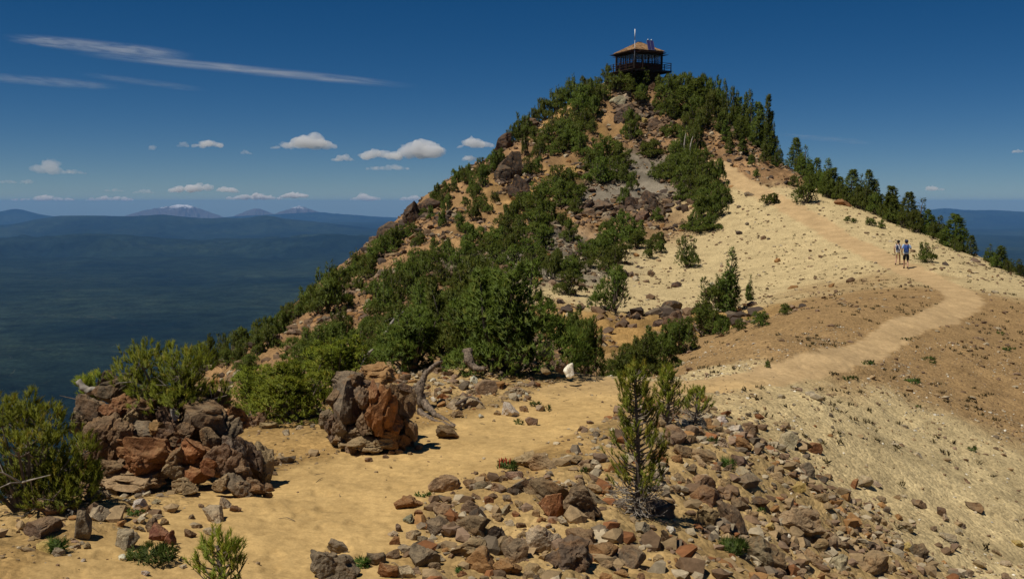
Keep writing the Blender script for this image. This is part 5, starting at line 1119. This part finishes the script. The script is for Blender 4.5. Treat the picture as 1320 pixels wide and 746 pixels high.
def person(label, p, yaw, ht, pose, female):
    root = empty('person', p, yaw); root.scale = (ht / 1.75,) * 3; tag(root, label, 'person')
    J = {}
    J['pel'] = (0, 0, 0.93); J['spine'] = (0, 0.0, 1.08); J['chest'] = (0, 0.02, 1.28); J['neckb'] = (0, 0.02, 1.45); J['neck'] = (0, 0.035, 1.50); J['head'] = (0, 0.055, 1.585); J['crown'] = (0, 0.05, 1.69)
    sw = 0.155 if female else 0.185; hw = 0.09
    for sd, nm in ((-1, 'l'), (1, 'r')):
        P = pose[nm]
        J['sh' + nm] = (sd * sw, 0.01, 1.41); J['el' + nm] = P['el']; J['wr' + nm] = P['wr']; J['pa' + nm] = P['pa']
        J['hip' + nm] = (sd * hw, 0, 0.88); J['kn' + nm] = P['kn']; J['an' + nm] = P['an']; J['to' + nm] = (P['an'][0] + sd * 0.02, P['an'][1] + 0.15, P['an'][2] - 0.045 + P.get('dz', 0))
    k = list(J); ix = {n: i for i, n in enumerate(k)}
    E = [('pel', 'spine'), ('spine', 'chest'), ('chest', 'neckb'), ('neckb', 'neck'), ('neck', 'head'), ('head', 'crown')]
    rad = {'pel': (0.145, 0.105), 'spine': (0.125, 0.095), 'chest': (0.155, 0.11), 'neckb': (0.09, 0.075), 'neck': 0.055, 'head': (0.078, 0.095), 'crown': (0.055, 0.065)}
    for n in 'lr':
        E += [('neckb', 'sh' + n), ('sh' + n, 'el' + n), ('el' + n, 'wr' + n), ('wr' + n, 'pa' + n), ('pel', 'hip' + n), ('hip' + n, 'kn' + n), ('kn' + n, 'an' + n), ('an' + n, 'to' + n)]
        rad.update({'sh' + n: 0.062, 'el' + n: 0.042, 'wr' + n: 0.029, 'pa' + n: (0.036, 0.018), 'hip' + n: 0.088, 'kn' + n: 0.056, 'an' + n: 0.042, 'to' + n: (0.045, 0.03)})
    pts = [J[n] for n in k]; ed = [(ix[a], ix[b]) for a, b in E]; rd = [rad[n] for n in k]
    for n, sd in (('l', -1), ('r', 1)):                      # five fingers each, rooted in the palm
        wr = np.array(J['wr' + n]); pa = np.array(J['pa' + n]); d = unit(pa - wr); sidev = unit(np.cross(d, np.array([0.15, 1, 0.2])))
        for q, (off, ln, bend) in enumerate(((-0.026, 0.060, 0.25), (-0.009, 0.075, 0.35), (0.009, 0.070, 0.4), (0.026, 0.055, 0.5))):
            b0_ = pa + sidev * off; m1 = b0_ + d * ln * 0.55; m2 = m1 + unit(d + np.array([0, bend, 0])) * ln * 0.5; i0 = len(pts)
            pts += [tuple(m1), tuple(m2)]; rd += [0.0095, 0.008]; ed += [(ix['pa' + n], i0), (i0, i0 + 1)]
        th = wr + (pa - wr) * 0.4 - sidev * 0.035; i0 = len(pts); pts += [tuple(th), tuple(th + d * 0.04 - sidev * 0.012)]; rd += [0.013, 0.010]; ed += [(ix['wr' + n], i0), (i0, i0 + 1)]
    body = skin('body', pts, ed, rd, M_skin, root, 0, 2)
    fc = MB()                                               # the face looks up the path
    V, F = ico(2); c = np.array(J['head'])
    fc.add(V * np.array([0.014, 0.022, 0.02]) + c + np.array([0, 0.098, -0.005]), F)
    for sx in (-1, 1): fc.add(V * np.array([0.012, 0.02, 0.03]) + c + np.array([sx * 0.082, 0.0, 0.0]), F)
    fc.build('nose_and_ears', M_skin, body, True)
    ey = MB()
    for sx in (-1, 1): ey.add(V * 0.011 + c + np.array([sx * 0.032, 0.088, 0.02]), F)
    ey.add(V * np.array([0.024, 0.008, 0.006]) + c + np.array([0, 0.088, -0.048]), F); ey.build('eyes_and_mouth', M_hair, body, True)
    return root, J
def garment(name, J, names, edges, rad, mat, root, rt=0, sub=2):
    return skin(name, [J[n] for n in names], [(names.index(a), names.index(b)) for a, b in edges], rad, mat, root, rt, sub)
def lerp(a, b, t): return tuple(np.array(a) * (1 - t) + np.array(b) * t)
def dress(root, J, shirt, sleeves, shorts, knee, hatmat, brim, hair):
    K = dict(J)
    for n in 'lr': K['sl' + n] = lerp(J['sh' + n], J['el' + n], sleeves); K['lg' + n] = lerp(J['hip' + n], J['kn' + n], knee)
    K['waist'] = (0, 0, 0.98); K['pel'] = (0, 0, 0.90); K['hem'] = (0, 0, 0.86)
    ns = ['chest', 'waist', 'hem', 'neckb', 'shl', 'shr'] + (['sll', 'slr'] if sleeves > 0.05 else [])
    ed = [('chest', 'waist'), ('waist', 'hem'), ('chest', 'neckb'), ('neckb', 'shl'), ('neckb', 'shr')] + ([('shl', 'sll'), ('shr', 'slr')] if sleeves > 0.05 else [])
    garment('shirt', K, ns, ed, [(0.172, 0.13), (0.172, 0.13), (0.17, 0.13), (0.098, 0.085), 0.072, 0.072] + ([0.068, 0.068] if sleeves > 0.05 else []), shirt, root)
    garment('shorts', K, ['pel', 'waist', 'hipl', 'hipr', 'lgl', 'lgr'], [('pel', 'waist'), ('pel', 'hipl'), ('pel', 'hipr'), ('hipl', 'lgl'), ('hipr', 'lgr')], [(0.17, 0.125), (0.15, 0.11), 0.105, 0.105, 0.088, 0.088], shorts, root)
    for n in 'lr':
        a = np.array(J['an' + n]); t = np.array(J['to' + n]); K['b0'] = tuple(a + (0, 0, 0.05)); K['b1'] = tuple(a - (0, 0, 0.03)); K['b2'] = tuple(t)
        garment('boot', K, ['b0', 'b1', 'b2'], [('b0', 'b1'), ('b1', 'b2')], [0.052, 0.056, (0.052, 0.036)], M_shoe, root)
    c = np.array(J['crown']); V, F = ico(3); hb = MB()
    Vh = V * np.array([0.098, 0.112, 0.085]) + c + np.array([0, 0, -0.045]); hb.add(Vh, F); hb.build('hair', M_hair, root, True)
    hm = MB(); V2 = V.copy(); V2[:, 2] = np.maximum(V2[:, 2], -0.05); hm.add(V2 * np.array([0.106, 0.122, 0.095]) + c + np.array([0, 0, -0.015]), F)
    an = np.linspace(0, 2 * np.pi, 20, endpoint=False); r1 = brim
    top = [(math.cos(t) * (0.105 + r1), math.sin(t) * (0.12 + r1), -0.022) for t in an]; inn = [(math.cos(t) * 0.1, math.sin(t) * 0.115, -0.008) for t in an]; bot = [(x, y, z - 0.012) for x, y, z in top]; inb = [(x, y, z - 0.012) for x, y, z in inn]
    Vb = np.array(inn + top + bot + inb) + c; Fb = []
    for i in range(20):
        j = (i + 1) % 20
        for L0 in (0, 20, 40): Fb.append((L0 + i, L0 + j, L0 + 20 + j, L0 + 20 + i))
    hm.add(Vb, Fb); hm.build('hat', hatmat, root, True)
def pack(label, root, J, mat, w, h, d):
    o = MB(); bm = bmesh.new(); bmesh.ops.create_cube(bm, size=1.0)
    for v in bm.verts:
        v.co = Vector((v.co.x * w * (1.0 if v.co.z < 0 else 0.82), v.co.y * d * (1.1 if v.co.z < 0 else 0.8), v.co.z * h))
    bmesh.ops.bevel(bm, geom=bm.edges[:], offset=0.06, segments=3, affect='EDGES')
    o.add([v.co + Vector((0, -0.125 - d / 2, 1.24)) for v in bm.verts], [[v.index for v in f.verts] for f in bm.faces] if False else [])
    bm.verts.index_update(); o.f = [tuple(v.index for v in f.verts) for f in bm.faces]; bm.free()
    r = empty('backpack', root.location, root.rotation_euler.z); r.scale = root.scale; tag(r, label, 'backpack')
    o.build('pack_body', mat, r, True)
    p = MB(); p.box((0, -0.13 - d, 1.14), (w * 0.7, 0.07, h * 0.42)); p.build('front_pocket', mat, r)
    for sx in (-1, 1):
        s = MB(); x = sx * 0.10
        s.tube([(x, -0.14, 1.42), (x, -0.06, 1.50), (x, 0.07, 1.49), (x, 0.155, 1.38), (x * 1.15, 0.155, 1.22), (x * 1.4, 0.05, 1.08), (x * 1.1, -0.13, 1.06)], 0.022, 6); s.build('strap', M_navy, r, True)
pm = on_ground([1167.5], [346.5])[0]; pw = on_ground([1157.0], [341.5])[0]
yaw = math.atan2(-(TP[-8] - TP[-12])[0], (TP[-8] - TP[-12])[1])
L_ = dict(el=(-0.25, -0.05, 1.14), wr=(-0.23, 0.10, 0.93), pa=(-0.225, 0.14, 0.86), kn=(-0.10, 0.17, 0.50), an=(-0.10, 0.20, 0.085))
R_ = dict(el=(0.27, 0.02, 1.16), wr=(0.20, 0.17, 1.32), pa=(0.17, 0.20, 1.39), kn=(0.10, 0.02, 0.47), an=(0.10, -0.22, 0.11), dz=0.0)
man, Jm = person('man walking up the path in light blue shirt, black shorts and dark cap', pm, yaw, 1.80, dict(l=L_, r=R_), False)
dress(man, Jm, M_sky, 0.75, M_blk, 0.95, M_navy, 0.02, M_hair)
pack('blue backpack on the back of the man', man, Jm, M_blue, 0.30, 0.46, 0.17)
L2 = dict(el=(-0.24, -0.10, 1.16), wr=(-0.22, -0.02, 0.94), pa=(-0.215, 0.01, 0.87), kn=(-0.09, 0.03, 0.47), an=(-0.09, -0.20, 0.10))
R2 = dict(el=(0.23, 0.04, 1.15), wr=(0.20, 0.18, 0.98), pa=(0.19, 0.22, 0.92), kn=(0.09, 0.17, 0.50), an=(0.09, 0.21, 0.085))
woman, Jw = person('woman walking up the path in white top and pale yellow shorts', pw, yaw - 0.25, 1.60, dict(l=L2, r=R2), True)
dress(woman, Jw, M_wht, 0.0, M_yel2, 0.45, M_blk, 0.045, M_hair)
pack('small dark backpack on the back of the woman', woman, Jw, M_navy, 0.20, 0.34, 0.12)
# ------------------------------------------------------------------ clouds, well outside the haze
def cloud_material(name, dens, col=(1, 1, 1)):
    m = D.materials.new(name); m.use_nodes = True; nt = m.node_tree; nt.nodes.clear()
    s = nt.nodes.new('ShaderNodeVolumeScatter'); o = nt.nodes.new('ShaderNodeOutputMaterial'); s.inputs['Color'].default_value = (*col, 1); s.inputs['Density'].default_value = dens; s.inputs['Anisotropy'].default_value = -0.05
    nt.links.new(s.outputs[0], o.inputs['Volume']); return m
M_cl = cloud_material('cumulus', 0.0034); M_clthin = cloud_material('thin_cloud', 0.0016)
def cloud(label, px, py, w, h, Y, seed, mat=None, tilt=0.0):
    Y *= 1.9 if py > 250 else 1.0
    rng = np.random.default_rng(seed); c = at(np.array([px]), np.array([py]), Y)[0]; s = Y / FPX; w *= s; h *= s
    c[2] = max(c[2], 200 + h * 0.45)
    vx = []; fx = []; n = max(5, int(4 + w / h * 3)); V0, F0 = ico(3); b = 0
    for k in range(n):
        u = rng.uniform(-1, 1); r = h * rng.uniform(0.30, 0.52) * (1 - 0.55 * abs(u)); q = np.array([u * w * 0.46, rng.normal() * w * 0.12, -h * 0.35 + r * 0.7 + rng.random() * h * 0.35 * (1 - abs(u))])
        vx.append(V0 * r * np.array([1.5, 1.5, 1.0]) + q); fx.append(F0 + b); b += len(V0)
    V = np.concatenate(vx); V += unit(V) * (fbm3(V / (h * 0.35) + seed, 6, seed, 0.70) * h * 0.23)[:, None]; V[:, 2] = np.maximum(V[:, 2], -h * 0.42 + 0.12 * V[:, 2])
    me = np_mesh('cloud', V, np.concatenate(fx), True); o = link('cloud', me, mat or M_cl, None, c)
    rm = o.modifiers.new('fuse', 'REMESH'); rm.mode = 'VOXEL'; rm.voxel_size = h / 16
    o.rotation_euler = (0, tilt, 0)
    return tag(o, label, 'cloud')
CL = [(402,184,72,19,32000,'bright white puffy cloud high left of the cone'),(268,186,38,11,34000,'small grey and white cloud left of the bright puffy one'),(490,199,50,18,33000,'left one of two white clouds beside the cone'),(543,195,74,22,33000,'right one of two white clouds beside the cone'),(612,186,50,12,36000,'flat white cloud nearest the skyline of the cone'),(605,204,16,9,36000,'tiny white cloud under the flat one at the skyline'),
 (262,243,90,13,48000,'long bright cream cloud above the snowy volcano'),(328,254,66,9,52000,'ragged pale cloud right of the long cream cloud'),(380,252,40,8,54000,'pale cloud patch above the pointed peak'),(470,259,42,9,50000,'low pinkish cloud left of the black crag'),(531,258,32,8,50000,'low pinkish cloud touching the left shoulder'),(60,260,84,7,56000,'low pale cloud bank at the far left horizon'),(143,260,66,7,57000,'low pale cloud bank left of the volcano'),(1201,243,28,7,40000,'small white cloud low on the right'),(1312,195,14,6,36000,'tiny white cloud at the right edge'),(443,204,26,10,38000,'faint small cloud left of the two white clouds')]
for k, (px, py, w, h, Y, lab) in enumerate(CL): cloud(lab, px, py, w, h, Y, 700 + k, M_clthin if py > 256 else None)
CG = [(60,217,36,18,30000,'larger grey cloud wisp at the far left'),(92,222,36,6,30000,'flat dark cloud streak beside the larger grey wisp'),(35,234,15,8,32000,'tiny grey cloud below the larger grey wisp'),(10,234,22,6,32000,'grey cloud scrap at the left edge'),(146,245,22,5,36000,'thin grey cloud scrap right of the flat streak'),(185,247,26,6,38000,'thin grey cloud scrap left of the cream cloud'),(198,190,10,8,33000,'faint grey dot of cloud in mid sky'),(236,187,14,7,34000,'faint grey cloud scrap in mid sky'),(370,189,40,8,32500,'grey tail of cloud left of the bright puffy one'),(500,216,60,8,34000,'faint grey cloud under the two white clouds'),(316,197,16,5,34000,'faint grey cloud scrap under the small cloud')]
for k, (px, py, w, h, Y, lab) in enumerate(CG): cloud(lab, px, py, w, h, Y, 760 + k, M_clthin)
# cirrus: long thin ice streaks, a slab of very thin cloud each
def cirrus(label, x0, y0, x1, y1, thick, Y, dens, seed, fan=0.0):
    a = at(np.array([x0]), np.array([y0]), Y)[0]; b = at(np.array([x1]), np.array([y1]), Y * 1.0)[0]; c = (a + b) / 2; L = np.linalg.norm(b - a); ang = math.atan2((b - a)[2], (b - a)[0])
    T = thick * Y / FPX
    m = D.materials.new('cirrus_ice'); m.use_nodes = True; nt = m.node_tree; nt.nodes.clear()
    tc = N(nt, 'ShaderNodeTexCoord').outputs['Object']; sx = N(nt, 'ShaderNodeSeparateXYZ'); nt.links.new(tc, sx.inputs[0])
    mp = N(nt, 'ShaderNodeMapping'); mp.inputs['Scale'].default_value = (8.0 / L, 0.9 / T, 4.6 / T); mp.inputs['Rotation'].default_value = (0, 0.012, 0); mp.inputs['Location'].default_value = (seed * 3.7, seed, 0); nt.links.new(tc, mp.inputs[0])
    n = noise_n(nt, mp.outputs[0], 1.0, 7, 0.66, 0.7)
    v = ramp(nt, n, [(0.38, 0.0), (0.75, 1.15)])
    def fall(out, half, pw):
        ab = N(nt, 'ShaderNodeMath', operation='ABSOLUTE'); nt.links.new(out, ab.inputs[0])
        mr = N(nt, 'ShaderNodeMapRange', interpolation_type='SMOOTHERSTEP'); nt.links.new(ab.outputs[0], mr.inputs[0]); mr.inputs[1].default_value = half * pw; mr.inputs[2].default_value = half; mr.inputs[3].default_value = 1; mr.inputs[4].default_value = 0
        return mr.outputs[0]
    pr = fall(sx.outputs[0], L / 2, 0.35)
    for f in (fall(sx.outputs[2], T / 2, 0.05), v):
        k = N(nt, 'ShaderNodeMath', operation='MULTIPLY'); nt.links.new(pr, k.inputs[0]); nt.links.new(f, k.inputs[1]); pr = k.outputs[0]
    k = N(nt, 'ShaderNodeMath', operation='MULTIPLY'); nt.links.new(pr, k.inputs[0]); k.inputs[1].default_value = dens
    s = nt.nodes.new('ShaderNodeVolumeScatter'); s.inputs['Color'].default_value = (1, 1, 1, 1); nt.links.new(k.outputs[0], s.inputs['Density']); o = nt.nodes.new('ShaderNodeOutputMaterial'); nt.links.new(s.outputs[0], o.inputs['Volume'])
    V, F = ico(3); me = np_mesh('cirrus', V * np.array([L / 2, T * 1.0, T / 2]), F, True); ob = link('cirrus', me, m, None, c); ob.rotation_euler = (0, -ang, 0)
    return tag(ob, label, 'cloud')
CI = [(-10,47,262,74,20,0.85,'broad upper streak of white cirrus across the left sky'),(70,66,560,114,15,1.0,'long lower streak of white cirrus reaching toward the lookout'),(-60,96,170,114,16,0.45,'faint cirrus streak at the far left'),(90,94,280,118,12,0.3,'short faint cirrus streak below the long one'),(990,172,1140,186,10,0.28,'faint cirrus streak above the right spine')]
for k, (x0, y0, x1, y1, t, d, lab) in enumerate(CI): cirrus(lab, x0, y0, x1, y1, t, 42000, 0.0011 * d, k + 3)
# ------------------------------------------------------------------ haze
m = D.materials.new('haze'); m.use_nodes = True; nt = m.node_tree; nt.nodes.clear()
pv = nt.nodes.new('ShaderNodeVolumePrincipled'); mo = nt.nodes.new('ShaderNodeOutputMaterial')
pv.inputs['Color'].default_value = (0.19, 0.46, 0.92, 1); pv.inputs['Density'].default_value = 1.5e-5; pv.inputs['Anisotropy'].default_value = 0.0
nt.links.new(pv.outputs[0], mo.inputs['Volume'])
hz = MB(); HZ0, HZ1 = -1100.0, 180.0
hz.box((0, 24000, (HZ0 + HZ1) / 2), (170000, 88000, HZ1 - HZ0))
tag(hz.build('haze', m), 'thin blue air between the mountain and the far hills', None, None, 'stuff')

# ------------------------------------------------------------------ alike neighbours: say which one, counted from the left
same = {}
for o in S.objects:
    if 'label' in o and 'group' in o: same.setdefault((o['group'], o['label']), []).append(o)
NTH = ['leftmost', 'second from left', 'third from left', 'fourth from left', 'fifth from left', 'sixth from left', 'seventh from left', 'eighth from left']
for (g_, lab), os_ in same.items():
    if 1 < len(os_) <= 8:
        os_.sort(key=lambda o: o.location.x / o.location.y)
        for k, o in enumerate(os_):
            w_ = NTH[k] if k < len(os_) - 1 else 'rightmost'
            if len((lab + ' ' + w_).split()) <= 16: o['label'] = f'{lab}, {w_}'
